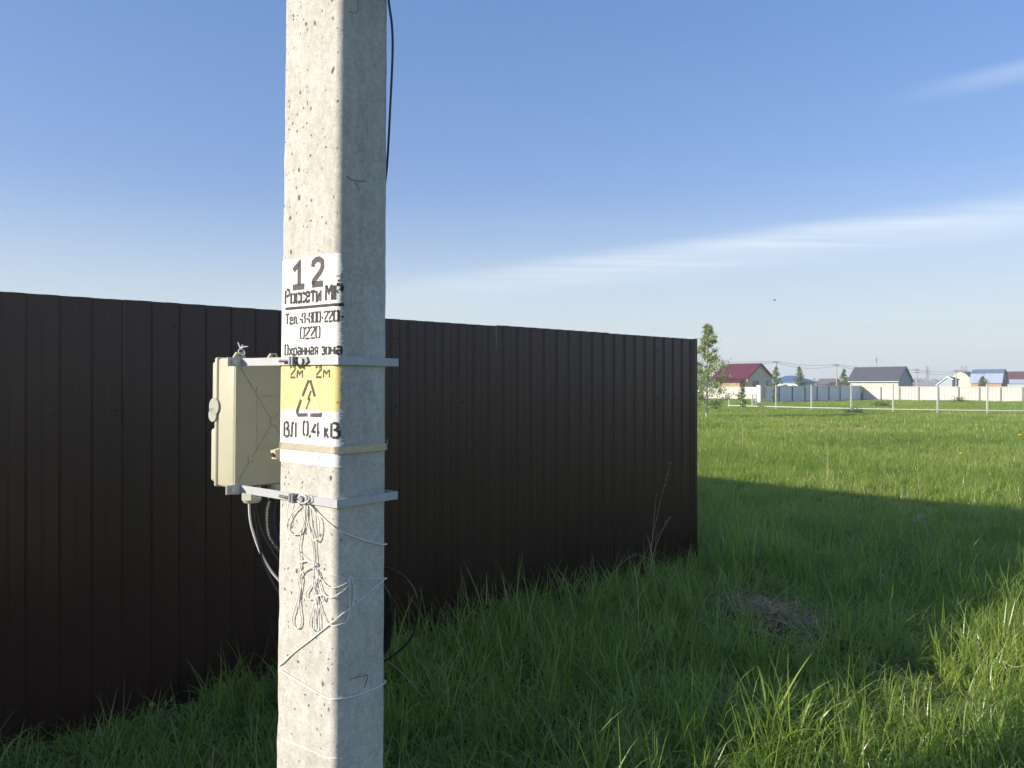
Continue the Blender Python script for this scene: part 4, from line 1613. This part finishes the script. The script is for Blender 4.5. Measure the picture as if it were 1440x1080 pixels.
def small_gable():
    p = at(1339, 540, 185)
    p.z = 0
    t = thing('shed', 'small grey shed gable edged with white boards left of the cream barn', 'shed', p)

    def q(u, v, z):
        return p + LD * u + GD * v + Z * z
    MB().prism([q(u, 0, z) for u, z in ((0, 0), (3.0, 0), (3.0, 1.5), (1.0, 3.05), (0, 2.6))], GD * 4).build('wall', M['wall_grey'], t)
    MB().prism([q(u, -0.3, z) for u, z in ((3.6, 1.2), (1.0, 3.2), (1.0, 3.42), (3.6, 1.42))], GD * 0.28).build('barge_board', M['trim'], t)
    MB().prism([q(u, -0.3, z) for u, z in ((-0.3, 2.55), (1.0, 3.2), (1.0, 3.42), (-0.3, 2.77))], GD * 0.28).build('barge_board', M['trim'], t)
    MB().prism([q(u, 0, z) for u, z in ((3.5, 1.25), (1.0, 3.17), (1.0, 3.3), (3.5, 1.4))], GD * 4.2).build('roof', M['roof_teal'], t)
    MB().prism([q(u, 0, z) for u, z in ((-0.25, 2.55), (1.0, 3.17), (1.0, 3.3), (-0.25, 2.68))], GD * 4.2).build('roof', M['roof_teal'], t)


small_gable()
h = House('shed', 'low shed with a grey brown roof between the blue roof and the slate roof', 1170, 210, 'shed')
gable_house(h, 5.0, 4.5, 1.7, 2.95, M['wall_brown'], M['roof_brown'])
h = House('shed', 'low shed with a dark burgundy roof below the middle power pole', 1183, 180, 'shed')
gable_house(h, 3.6, 3.2, 1.3, 1.95, M['wall_brown'], M['roof_burgundy'])


# ------------------------------------------------------------------ power poles, pylons, wires
def far_pole(px, ytop, Y, label, arms=1):
    top = at(px, ytop, Y)
    b = Vector((top.x, top.y, 0))
    t = thing('power_pole', label, 'power pole', b, 'power poles behind the houses')
    MB().tube([b, Vector((top.x, top.y, top.z))], [0.14, 0.10], 6).build('shaft', M['grey_pole'], t)
    for k in range(arms):
        z = top.z - 0.35 - 0.55 * k
        MB().cbox(Vector((top.x, top.y - 0.13, z)), (1.7, 0, 0), (0, 0.1, 0), (0, 0, 0.1)).build('crossarm', M['wire'], t)
        for s in (-0.75, 0, 0.75):
            m = MB()
            cyl(m, Vector((top.x + s, top.y - 0.13, z + 0.05)), Z, 0.06, 0.2, 6)
            m.build('insulator', M['trim'], t)
    return top


t1 = far_pole(1092, 506.5, 150, 'grey power pole rising behind the little tree right of the red roof')
t2 = far_pole(1176.5, 511, 160, 'pale power pole standing left of the slate grey roof')
t3 = far_pole(1289.5, 518, 172, 'power pole with a crossarm just right of the slate grey house', 2)
t4 = far_pole(1344.5, 519.5, 180, 'thin power pole in front of the cream barn')
t0 = at(900, 500, 140)
t5 = at(1560, 524, 200)


def wires():
    t = thing('power_line', 'thin grey wires sagging between the far power poles', 'power line', t1)
    seq = [t0, t1, t2, t3, t4, t5]
    for a, b in zip(seq, seq[1:]):
        for dz, sag in ((-0.2, 0.5), (-0.45, 0.85)):
            pts = []
            for i in range(15):
                k = i / 14
                p = a.lerp(b, k) + Z * (dz - sag * 4 * k * (1 - k))
                pts.append(p)
            MB().tube(pts, 0.035, 4).build('wire', M['wire'], t)


wires()


def pylon(px, ytop, Y, label, arms=3):
    top = at(px, ytop, Y)
    H = top.z
    b = Vector((top.x, top.y, 0))
    t = thing('pylon', label, 'pylon', b, 'lattice pylons on the horizon')
    w0, w1 = H * 0.13, H * 0.025
    k = Y / 700
    th = 0.22 * k
    mb = MB()

    def leg(s, z):
        w = w0 + (w1 - w0) * min(1.0, z / H)
        return b + Vector((s[0] * w / 2, s[1] * w / 2, z))
    cs = [(-1, -1), (1, -1), (1, 1), (-1, 1)]
    for s in cs:
        mb.tube([leg(s, 0), leg(s, H)], th, 4)
    mb.build('leg', M['lattice'], t)
    mb = MB()
    n = 8
    zs = [H * (1 - (1 - i / n) ** 1.25) for i in range(n + 1)]
    for i in range(n):
        for j in range(4):
            a, c = cs[j], cs[(j + 1) % 4]
            mb.tube([leg(a, zs[i]), leg(c, zs[i + 1])], th * 0.55, 4)
            mb.tube([leg(c, zs[i]), leg(a, zs[i + 1])], th * 0.55, 4)
    mb.build('bracing', M['lattice'], t)
    for i in range(arms):
        z = H * (0.62 + 0.14 * i)
        w = H * (0.22, 0.30, 0.18)[i]
        mb = MB()
        for s in (-1, 1):
            mb.tube([b + Vector((0, 0, z + H * 0.03)), b + Vector((s * w / 1.6, 0, z))], th * 0.7, 4)
            mb.tube([b + Vector((0, 0, z - H * 0.01)), b + Vector((s * w / 1.6, 0, z))], th * 0.7, 4)
        mb.build('crossarm', M['lattice'], t)


pylon(1304, 514.5, 700, 'lattice pylon between the slate roofed house and the cream barn')
pylon(1352, 513.5, 1000, 'faint lattice pylon directly above the cream barn')
pylon(1358, 514.0, 1000, 'faint lattice pylon between the cream barn and the blue one')
a = at(1232.5, 501.5, 300)
b_ = Vector((a.x, a.y, 0))
t = thing('antenna_mast', 'thin antenna mast above the slate grey roof', 'mast', b_)
MB().tube([b_, a], [0.16, 0.08], 5).build('mast_tube', M['lattice'], t)
MB().cbox(a - Z * 1.4, (0.5, 0, 0), (0, 0.3, 0), (0, 0, 1.6)).build('antenna_panel', M['lattice'], t)


# ------------------------------------------------------------------ trees and shrubs
def leaf_cloud(mb, c, n, size, fn):
    """n small leaf faces; fn returns a random offset inside the crown"""
    for _ in range(n):
        p = c + fn()
        d = Vector((random.gauss(0, 1), random.gauss(0, 1), random.gauss(0, 0.7))).normalized()
        s = d.orthogonal().normalized()
        s.rotate(Matrix.Rotation(random.uniform(0, 6.28), 3, d))
        u = d.cross(s)
        k = size * random.uniform(0.6, 1.3)
        mb.add([p - s * k * 0.5, p - u * k * 0.32, p + s * k * 0.6, p + u * k * 0.32], [(0, 1, 2, 3)])


def tree(name, label, cat, base, H, width, n, leafm, bark, size=0.09, clear=0.12, shape=None, group=None, seed=1, lean=0.0):
    random.seed(seed)
    t = thing(name, label, cat, base, group)
    trunk = [base + Vector((lean * k * H + 0.03 * H * noise.noise((k * 3, seed, 0)) * k, 0.03 * H * noise.noise((k * 3, seed, 5)) * k, H * k * 0.97)) for k in np.linspace(0, 1, 12)]
    r0 = 0.011 * H + 0.012
    mb = MB()
    mb.tube([trunk[0] - Z * 0.1] + trunk, [r0 * 1.15] + [r0 * (1 - 0.9 * i / 11) for i in range(12)], 7)
    mb.build('trunk', bark, t, True)
    br = MB()
    cr = MB()
    shape = shape or (lambda k: max(0.06, (1 - k) ** 0.75) * min(1.0, 0.45 + 2.2 * k))
    nb = 64
    per = max(3, n // (nb * 6))
    for i in range(nb):
        k = clear + (0.985 - clear) * (i + random.random()) / nb
        a = random.uniform(0, 2 * math.pi)
        kk = (k - clear) / (1 - clear)
        ln = width / 2 * shape(kk) * random.uniform(0.55, 1.12)
        o = trunk[0].lerp(trunk[-1], 0)
        j = min(10, int(k * 11))
        o = trunk[j].lerp(trunk[j + 1], k * 11 - j)
        rise = random.uniform(0.3, 0.8) * (1 - 0.3 * kk)
        pts = [o]
        for s in (0.35, 0.7, 1.0):
            pts.append(o + Vector((math.cos(a), math.sin(a), 0)) * ln * s + Z * (ln * rise * s * (1.15 - 0.35 * s)) + Vector((random.gauss(0, 1), random.gauss(0, 1), random.gauss(0, 1))) * 0.03 * ln)
        br.tube(pts, [r0 * 0.32 * (1 - k * 0.6), r0 * 0.22 * (1 - k * 0.6), r0 * 0.12, r0 * 0.05], 4)
        for q in range(3 + int(6 * ln / (width / 2))):
            s = 0.25 + 0.78 * random.random()
            c = pts[min(2, int(s * 3))].lerp(pts[min(3, int(s * 3) + 1)], (s * 3) % 1)
            rad = 0.035 * width + 0.28 * ln * random.random()
            leaf_cloud(cr, c, per, size, lambda: Vector((random.gauss(0, 0.5), random.gauss(0, 0.5), random.gauss(-0.1, 0.42))) * rad)
    br.build('branches', bark, t)
    cr.build('crown', leafm, t)
    return t


b = at(994, 540, 36)
b.z = ground_z(b.x, b.y) - 0.0
tree('birch_tree', 'young white trunked birch just beyond the brown fence\'s end', 'tree', b, 4.55, 3.0, 11500, M['birch_leaf'], M['bark_white'], size=0.075, clear=0.075, seed=4,
     shape=lambda k: (0.85 + 0.15 * min(1, k * 4)) * (1 - k) ** 0.85 + 0.05)
for px, yt, Y, w, sd, lab in ((1091, 514, 92, 1.35, 21, 'small leafy tree before the power pole right of the red roof'), (1124, 513.5, 90, 1.3, 22, 'small leafy tree in front of the blue hipped roof'), (1187, 517.5, 98, 1.45, 23, 'small leafy tree at the left end of the slate grey roof')):
    tp = at(px, yt, Y)
    b = Vector((tp.x, tp.y, 0))
    tree('young_tree', lab, 'tree', b, tp.z, w * 1.6, 2600, M['tree_leaf'], M['bark'], size=0.12, clear=0.15, seed=sd, group='young trees behind the white fence',
         shape=lambda k: (1 - k) ** 0.8 * 0.97 + 0.03)
b = at(1044, 540, 47)
b.z = 0
tree('sapling', 'thin reddish sapling with sparse leaves by the low white rail', 'sapling', b, 1.6, 1.0, 520, M['tree_leaf'], M['bark'], size=0.075, clear=0.1, seed=31)
b = at(1089.5, 540, 60)
b.z = 0
tree('sapling', 'bare spindly sapling against the shaded white fence', 'sapling', b, 1.5, 0.7, 110, M['tree_leaf'], M['bark'], size=0.07, clear=0.1, seed=32)
tp = at(1382, 532, 150)
tree('shrub', 'dark leafy shrub in front of the blue barn', 'shrub', Vector((tp.x, tp.y, 0)), 3.2, 2.6, 1500, M['shrub_leaf'], M['bark'], size=0.2, clear=0.25, seed=33)
tp = at(1281, 536, 150)
tree('shrub', 'green shrub at the right corner of the slate roofed house', 'shrub', Vector((tp.x, tp.y, 0)), 2.7, 1.5, 900, M['shrub_leaf'], M['bark'], size=0.2, clear=0.2, seed=36)


def bush(name, label, px, Y, r, h, seed, n=500, size=0.09):
    random.seed(seed)
    p = at(px, 540, Y)
    p.z = ground_z(p.x, p.y)
    mb = MB()
    leaf_cloud(mb, p, n, size, lambda: Vector((random.gauss(0, 0.45) * r, random.gauss(0, 0.45) * r, abs(random.gauss(0, 0.5)) * h + 0.03)))
    o = mb.build(name, M['shrub_leaf'])
    tag(o, label, 'bush')


bush('bush', 'low round green bush at the foot of the cream fence', 1348, 66.5, 0.55, 0.42, 41)
bush('bush', 'dark green tussock behind the low white rail, left of centre of the cream fence', 1240, 52, 0.75, 0.40, 42)
bush('bush', 'small green tussock in the grass before the low white rail', 1200, 41, 0.5, 0.25, 43, 350)
random.seed(99)


# far woods along the horizon
def woods():
    mb = MB()
    for i in range(1500):
        az = random.uniform(-0.95, 0.95)
        Y = random.uniform(950, 1250)
        x = Y * az
        h = random.uniform(6, 9.5) * (1 + 0.35 * noise.noise((az * 14, 0, 0)))
        r = random.uniform(3.0, 6.5)
        c = Vector((x, Y, 0))
        n = 7
        vs = []
        for k, (zz, rr) in enumerate(((0, 0.75), (0.35, 1.0), (0.7, 0.72), (1.0, 0.12))):
            for j in range(n):
                a = 2 * math.pi * (j + 0.5 * (k % 2)) / n
                q = rr * r * random.uniform(0.75, 1.2)
                vs.append(c + Vector((math.cos(a) * q, math.sin(a) * q, zz * h * random.uniform(0.92, 1.06))))
        fs = []
        for k in range(3):
            for j in range(n):
                a, b2 = k * n + j, k * n + (j + 1) % n
                fs.append((a, b2, b2 + n, a + n))
        fs.append(tuple(3 * n + j for j in range(n)))
        mb.add(vs, fs)
    o = mb.build('woods', M['wood_leaf'])
    tag(o, 'dark belt of woods far off on the horizon', 'woods', kind='stuff')


woods()

# ------------------------------------------------------------------ grass
def tuft_mesh(name, n, R0, hmin, hmax, wmin, wmax, segs, curl, seed):
    g = np.random.default_rng(seed)
    V, Fc = [], []
    for b in range(n):
        a = g.uniform(0, 2 * np.pi)
        r = R0 * math.sqrt(g.uniform())
        p = Vector((r * math.cos(a), r * math.sin(a), -0.01))
        az = g.uniform(0, 2 * np.pi)
        L = g.uniform(hmin, hmax)
        w = g.uniform(wmin, wmax)
        lean = abs(g.normal(0.16, 0.22))
        cv = max(0.0, g.normal(curl, curl * 0.7))
        dirh = Vector((math.cos(az), math.sin(az), 0))
        tw = az + math.pi / 2 + g.normal(0, 0.5)
        side = Vector((math.cos(tw), math.sin(tw), 0))
        pos = p.copy()
        n0 = len(V)
        for s in range(segs + 1):
            t = s / segs
            ww = w * (1 - t) ** 0.6 * (0.75 + 0.25 * min(1, t * 4)) / 2
            if s == segs:
                V.append(pos.copy())
            else:
                V.append(pos - side * ww)
                V.append(pos + side * ww)
            th = lean + cv * (t + 0.5 / segs) ** 1.6
            pos = pos + (dirh * math.sin(th) + Z * math.cos(th)) * (L / segs)
        for s in range(segs - 1):
            q = n0 + 2 * s
            Fc.append((q, q + 1, q + 3, q + 2))
        q = n0 + 2 * (segs - 1)
        Fc.append((q, q + 1, q + 2))
    me = bpy.data.meshes.new(name)
    me.from_pydata(V, [], Fc)
    me.materials.append(M['grass'])
    me.shade_smooth()
    return bpy.data.objects.new(name, me)      # source only, never linked to the scene


def scatter(name, sources, P, rotz, tilt, scale, idx, tint, label):
    me = bpy.data.meshes.new(name)
    n = len(P)
    me.vertices.add(n)
    me.vertices.foreach_set('co', np.asarray(P, dtype=np.float32).ravel())
    a = me.attributes.new('rot', 'FLOAT_VECTOR', 'POINT')
    rot = np.stack([tilt[:, 0], tilt[:, 1], rotz], axis=1).astype(np.float32)
    a.data.foreach_set('vector', rot.ravel())
    a = me.attributes.new('scl', 'FLOAT_VECTOR', 'POINT')
    a.data.foreach_set('vector', np.asarray(scale, dtype=np.float32).ravel())
    a = me.attributes.new('idx', 'INT', 'POINT')
    a.data.foreach_set('value', np.asarray(idx, dtype=np.int32))
    a = me.attributes.new('tint', 'FLOAT', 'POINT')
    a.data.foreach_set('value', np.asarray(tint, dtype=np.float32))
    me.materials.append(M['grass'])
    o = bpy.data.objects.new(name, me)
    COL.objects.link(o)
    ng = bpy.data.node_groups.new(name + '_scatter', 'GeometryNodeTree')
    ng.interface.new_socket('Geometry', in_out='INPUT', socket_type='NodeSocketGeometry')
    ng.interface.new_socket('Geometry', in_out='OUTPUT', socket_type='NodeSocketGeometry')
    N, L = ng.nodes, ng.links
    gi, go = N.new('NodeGroupInput'), N.new('NodeGroupOutput')
    iop = N.new('GeometryNodeInstanceOnPoints')
    join = N.new('GeometryNodeJoinGeometry')
    for s in sources:
        oi = N.new('GeometryNodeObjectInfo')
        oi.inputs['Object'].default_value = s
        oi.inputs['As Instance'].default_value = False
        gti = N.new('GeometryNodeGeometryToInstance')
        L.new(oi.outputs['Geometry'], gti.inputs[0])
        L.new(gti.outputs[0], join.inputs[0])

    def attr(nm, ty):
        x = N.new('GeometryNodeInputNamedAttribute')
        x.data_type = ty
        x.inputs['Name'].default_value = nm
        return x.outputs['Attribute']
    L.new(gi.outputs[0], iop.inputs['Points'])
    L.new(join.outputs[0], iop.inputs['Instance'])
    iop.inputs['Pick Instance'].default_value = True
    L.new(attr('idx', 'INT'), iop.inputs['Instance Index'])
    e2r = N.new('FunctionNodeEulerToRotation')
    L.new(attr('rot', 'FLOAT_VECTOR'), e2r.inputs[0])
    L.new(e2r.outputs[0], iop.inputs['Rotation'])
    L.new(attr('scl', 'FLOAT_VECTOR'), iop.inputs['Scale'])
    L.new(iop.outputs[0], go.inputs[0])
    md = o.modifiers.new('scatter', 'NODES')
    md.node_group = ng
    tag(o, label, 'grass', kind='stuff')
    return o


def nz2(x, y, f, s=0.0):
    return np.array([noise.noise((a * f, b * f, s)) for a, b in zip(x, y)])


STONE = at(1293, 741, 1.6 * F / 206)
STRAW = (at(1085, 880, 1.6 * F / (880 - 540)), 0.34)


def sample(y0, y1, dens, k0=-0.80, k1=0.86, cap=None):
    """points spread over the field ahead between two distances"""
    area = 0.5 * (k1 - k0) * (y1 * y1 - y0 * y0)
    n = int(area * dens)
    y = np.sqrt(rng.uniform(y0 * y0, y1 * y1, n))
    x = y * rng.uniform(k0, k1, n)
    # nothing inside the fenced plot
    nd = (x - FA.x) * FN.x + (y - FA.y) * FN.y
    sd = (x - CORNER.x) * FD.x + (y - CORNER.y) * FD.y
    ok = (nd > 0.03) | (sd > 0.06)
    # nor where the pole stands or the straw lies
    ok &= (np.hypot(x - PB.x, y - PB.y) > 0.15)
    ds = np.hypot((x - STRAW[0].x) / 1.0, (y - STRAW[0].y) / 1.3)
    ok &= (ds > STRAW[1]) | (rng.uniform(0, 1, n) < 0.16)
    ok &= (np.hypot(x - STONE.x, (y - STONE.y + 0.12) * 0.7) > 0.16)
    x, y, nd, sd = x[ok], y[ok], nd[ok], sd[ok]
    return x, y, nd, sd


def pick(k, n):
    w = np.ones(k)
    w[8:10] = 0.45
    w[10] = 0.4
    return rng.choice(k, n, p=w / w.sum())


def build_grass():
    near = [tuft_mesh('grass_tuft', 15, 0.055, 0.15, 0.36, 0.004, 0.0085, 5, 1.4, 100 + i) for i in range(5)]
    near += [tuft_mesh('grass_tuft', 13, 0.050, 0.20, 0.46, 0.0045, 0.0105, 6, 2.0, 200 + i) for i in range(3)]
    near += [tuft_mesh('broadleaf_tuft', 9, 0.04, 0.09, 0.20, 0.016, 0.030, 5, 1.5, 250), tuft_mesh('broadleaf_tuft', 12, 0.06, 0.07, 0.15, 0.012, 0.022, 5, 1.3, 251), tuft_mesh('wide_grass_tuft', 9, 0.05, 0.22, 0.40, 0.007, 0.012, 7, 1.9, 252)]
    mid = [tuft_mesh('grass_tuft', 26, 0.13, 0.10, 0.27, 0.005, 0.010, 3, 1.1, 300 + i) for i in range(5)]
    far = [tuft_mesh('grass_tuft', 30, 0.26, 0.10, 0.23, 0.010, 0.020, 2, 0.9, 400 + i) for i in range(4)]
    for nm, src, y0, y1, dens in (('meadow_grass', near, 1.7, 9.0, 175), ('meadow_grass', mid, 9.0, 24.0, 70), ('meadow_grass', far, 24.0, 78.0, 20)):
        x, y, nd, sd = sample(y0, y1, dens)
        n = len(x)
        big = nz2(x, y, 0.35)
        sm = nz2(x, y, 1.6, 4.0)
        z = np.array([ground_z(a, b) for a, b in zip(x, y)])
        h = 0.80 + 0.28 * big + 0.38 * sm + rng.normal(0, 0.12, n)
        if src is near:
            # rank grass along the foot of the fence, thinner trodden patches further out
            inside = (sd < 0.1)
            foot = np.where(inside & (nd < 0.8), 1.15 - 0.5 * np.abs(nd - 0.35), 1.0)
            h = h * foot
            edge = np.where(inside & (nd < 0.22), 0.62, 1.0)
            h = h * edge
            patch = nz2(x, y, 0.9, 8.0)
            h = np.where((patch > 0.28) & (nd > 1.4), h * 0.62, h)
            al = (x - FA.x) * FD.x + (y - FA.y) * FD.y
            low = np.clip((al - 0.6) / 1.9, 0, 1)
            h = h * np.where(nd < 1.8, 0.74 + 0.26 * low, 1.0) * np.where(nd > 1.2, 1.0, 1.0 + 0.14 * low)
            h = h * np.where(rng.uniform(0, 1, n) < 0.06, 1.22, 1.0)
        if src is mid:
            h *= 0.92
        if src is far:
            h *= 0.95
        h = np.clip(h, 0.28, 1.7)
        scl = np.stack([np.clip(h, 0.7, 1.3)] * 2 + [h], axis=1)
        tint = np.clip(0.50 + 0.80 * nz2(x, y, 0.22, 2.0) + 0.45 * nz2(x, y, 1.1, 6.0) + rng.normal(0, 0.16, n), 0, 0.98)
        tint = np.where(rng.uniform(0, 1, n) < 0.03, 1.7, tint)
        tilt = rng.normal(0, 0.13, (n, 2))
        scatter(nm, src, np.stack([x, y, z], axis=1), rng.uniform(0, 6.28, n), tilt, scl, pick(len(src), n) if src is near else rng.integers(0, len(src), n), tint,
                {1.7: 'long green meadow grass in the foreground', 9.0: 'green meadow grass of the middle field', 24.0: 'sunlit green grass of the far field'}[y0])


build_grass()


def build_straw():
    random.seed(5)
    mb = MB()
    c = STRAW[0].copy()
    c.z = 0.0
    for i in range(700):
        a = random.uniform(0, 6.28)
        r = abs(random.gauss(0, 0.19))
        p = c + Vector((math.cos(a) * r * 0.95 - 0.25 * math.sin(a) * r, math.sin(a) * r * 1.7, random.uniform(0.0, 0.045) + 0.065))
        d = random.uniform(0, 6.28)
        el = random.gauss(0.05, 0.22)
        L = random.uniform(0.08, 0.34)
        v = Vector((math.cos(d) * math.cos(el), math.sin(d) * math.cos(el), math.sin(el))) * L
        w = random.uniform(0.0015, 0.004)
        s = v.cross(Z).normalized() * w
        m = p + Z * random.uniform(-0.01, 0.02)
        mb.add([p - v / 2 - s, p - v / 2 + s, m + s, m - s, p + v / 2 + s * 0.4, p + v / 2 - s * 0.4], [(0, 1, 2, 3), (3, 2, 4, 5)])
    o = mb.build('dry_straw', M['straw'])
    tag(o, 'flattened patch of brown dead grass in the shade right of the fence', 'dry grass', kind='stuff')


build_straw()


# ------------------------------------------------------------------ dry stalks, flowers, stone, birds
def stalk(label, pts, r, mat, name='dry_stalk', head=None, group=None, cat='dry stalk'):
    mb = MB()
    s = spline(pts, 6)
    n = len(s)
    mb.tube(s, [r * (1 - 0.7 * i / n) for i in range(n)], 5)
    if head:
        for i in range(int(n * (1 - head)), n):
            for _ in range(5):
                d = Vector((random.gauss(0, 1), random.gauss(0, 1), random.uniform(0.2, 1.5))).normalized()
                mb.tube([s[i], s[i] + d * random.uniform(0.006, 0.018)], [r * 0.8, r * 0.3], 3)
    o = mb.build(name, mat, None, True)
    tag(o, label, cat, group)


gz = lambda px, py: 1.6 * F / (py - 540)
stalk('tallest dry grass stem against the brown fence near its end', [at(908, 812, 5.85), at(917, 760, 5.85), at(930, 700, 5.85), at(943, 652, 5.85)], 0.0024, M['stalk'], head=0.3, group='dry stems against the fence')
stalk('straight dry stem left of the tallest one by the fence', [at(914, 806, 5.75), at(917, 760, 5.75), at(920, 725, 5.75), at(923.5, 692, 5.75)], 0.0024, M['stalk'], group='dry stems against the fence')
stalk('dry stem leaning right, ending at mid height by the fence end', [at(912, 806, 5.8), at(921, 772, 5.8), at(932, 745, 5.8), at(942, 728, 5.8)], 0.0022, M['stalk'], head=0.25, group='dry stems against the fence')
stalk('dry stem bowed low beside the taller stems at the fence', [at(896, 812, 5.6), at(902, 790, 5.6), at(916, 764, 5.6), at(938, 738, 5.6)], 0.0020, M['stalk'], group='dry stems against the fence')
stalk('grey dead weed with curled seed head leaning before the fence', [at(848, 836, 4.95), at(862, 808, 4.95), at(877, 790, 4.95), at(893, 781, 4.95)], 0.0030, M['stalk_grey'], head=0.6, cat='weed', name='dead_weed')
stalk('short upright dry stem by the fence above the tallest tussock', [at(684, 850, 4.72), at(684.5, 825, 4.72), at(684, 807, 4.72)], 0.0038, M['stalk'], group='dry stems against the fence')
stalk('bleached broken stalk lying across the shaded grass', [at(1170, 806, 6.4), at(1185, 799, 6.45), at(1202, 796, 6.5), at(1221, 791, 6.55)], 0.006, M['stalk'])
stalk('thin reddish stalk rising over the brown straw patch', [at(1072, 862, 5.2), at(1090, 842, 5.25), at(1104, 830, 5.3), at(1120, 818, 5.3)], 0.0026, M['stalk'])
stalk('pale bent stalk at the right edge of the near grass', [at(1432, 982, 3.9), at(1420, 950, 3.9), at(1411, 930, 3.9), at(1425, 938, 3.85), at(1445, 934, 3.8)], 0.0034, M['stalk'])
for i, (x0, y0, x1, y1, x2, y2) in enumerate(((1164, 672, 1163, 645, 1160, 622), (1174, 672, 1152, 642, 1113, 608), (1292, 706, 1291, 665, 1289, 632), (1252, 678, 1240, 650, 1222, 622), (1165, 668, 1164, 640, 1162, 615), (1045, 625, 1044, 610, 1043.5, 596), (1320, 640, 1308, 632, 1288, 629))):
    Y = 1.5 * F / (y0 - 540)
    stalk(('dry stem standing alone in the sunlit field, left of the grey stone', 'long dry stem slanting left in the sunlit field', 'dry stem standing in the sunlit field above the grey stone', 'dry stem slanting left at the middle of the sunlit field', 'thin dry stem beside the slanting one in the field', 'pale dry stem far off below the birch', 'dry stem bent flat over the far grass')[i],
          [at(x0, y0, Y), at(x1, y1, Y), at(x2, y2, Y)], 0.0035 * Y / 12, M['stalk'], group='dry stems in the field')


def dandelion(label, px, py, Y, h, open_=True, r=0.016):
    top = at(px, py, Y)
    b = Vector((top.x + 0.01, top.y, top.z - h))
    t = thing('dandelion', label, 'flower', b, 'dandelions')
    MB().tube(spline([b, b.lerp(top, 0.5) + Vector((0.008, 0, 0)), top], 4), 0.0022, 5).build('stem', M['stem_green'], t)
    mb = MB()
    if open_:
        for k in range(22):
            a = k * 2.4
            e = 0.25 + 0.9 * (k / 22)
            d = Vector((math.cos(a) * math.cos(e), math.sin(a) * math.cos(e), math.sin(e)))
            s = d.cross(Z).normalized() * r * 0.16
            mb.add([top - s * 0.5, top + s * 0.5, top + d * r + s, top + d * r - s], [(0, 1, 2, 3)])
        mb.build('flower_head', M['petal'], t)
    m2 = MB()
    m2.tube([top - Z * 0.016, top - Z * 0.008, top + Z * (0.001 if open_ else 0.012)], [0.003, 0.007, 0.006 if open_ else 0.002], 7)
    m2.build('calyx', M['bud'], t)


dandelion('open yellow dandelion in the grass at the foot of the fence', 213, 993, 3.55, 0.22)
dandelion('closed dandelion bud just right of the yellow one', 233, 987, 3.58, 0.24, False)
dandelion('taller closed dandelion bud, topmost of the three by the fence', 241.5, 983, 3.60, 0.26, False)
dandelion('lower closed dandelion bud right of the other two buds', 246, 992, 3.56, 0.22, False)
dandelion('yellow flower in the sunlit field at the right', 1351, 640, 14.6, 0.3, True, 0.05)
dandelion('yellow flower far out at the photograph\'s right edge', 1434, 614, 20, 0.3, True, 0.07)


def stone():
    p = at(1293, 741, 1.6 * F / 206)
    p.z = 0.09
    bm = bmesh.new()
    bmesh.ops.create_icosphere(bm, subdivisions=3, radius=1)
    vs = []
    for v in bm.verts:
        d = v.co.normalized()
        k = 1 + 0.35 * noise.noise(d * 1.7) + 0.12 * noise.noise(d * 5)
        vs.append(p + Vector((d.x * 0.085 * k, d.y * 0.07 * k, d.z * 0.085 * k)))
    fs = [tuple(v.index for v in f.verts) for f in bm.faces]
    bm.free()
    o = MB().add(vs, fs).build('stone', M['stone'], None, False)
    tag(o, 'grey stone lying in the shaded part of the field', 'stone')


stone()


def bird(label, px, py, Y, span, roll):
    c = at(px, py, Y)
    t = thing('bird', label, 'bird', c, 'birds in the sky')
    R3 = Matrix.Rotation(roll, 3, 'Y')
    mb = MB()
    s = span
    body = [(-0.30, 0), (-0.18, 0.07), (0.0, 0.10), (0.18, 0.06), (0.30, 0.015)]
    mb.tube([c + R3 @ Vector((a * s, 0, 0)) for a, _ in body], [max(0.01, r) * s * 0.8 for _, r in body], 6)
    mb.build('body', M['bird'], t, True)
    for sg in (-1, 1):
        w = MB()
        pl = [(0.10, 0.05, 0.02), (0.16, 0.28, 0.10), (-0.06, 0.50, 0.06), (-0.10, 0.26, 0.07), (-0.10, 0.05, 0.01)]
        w.prism([c + R3 @ Vector((a * s, sg * b * s, z * s)) for a, b, z in pl], Z * 0.012 * s)
        w.build('wing', M['bird'], t)


bird('dark bird flying above the red roofed house, lower of the two birds', 1089, 422, 60, 0.42, 0.35)
bird('tiny bird high in the blue sky over the brown fence', 795, 315, 110, 0.40, -0.2)


# ------------------------------------------------------------------ the air: a little haze over the distance
def build_haze():
    mb = MB().obox((-1520, -1420, -1.0), (3040, 0, 0), (0, 2840, 0), (0, 0, 41.0))
    m = bpy.data.materials.new('haze_air')
    m.use_nodes = True
    N, L = m.node_tree.nodes, m.node_tree.links
    N.remove(N['Principled BSDF'])
    v = N.new('ShaderNodeVolumePrincipled')
    v.inputs['Color'].default_value = (0.90, 0.96, 1.0, 1)
    v.inputs['Density'].default_value = 0.0009
    v.inputs['Anisotropy'].default_value = 0.0
    L.new(v.outputs[0], N['Material Output'].inputs['Volume'])
    o = mb.build('haze', m)
    tag(o, 'thin bluish haze that pales the far houses and woods', 'haze', kind='stuff')


build_haze()
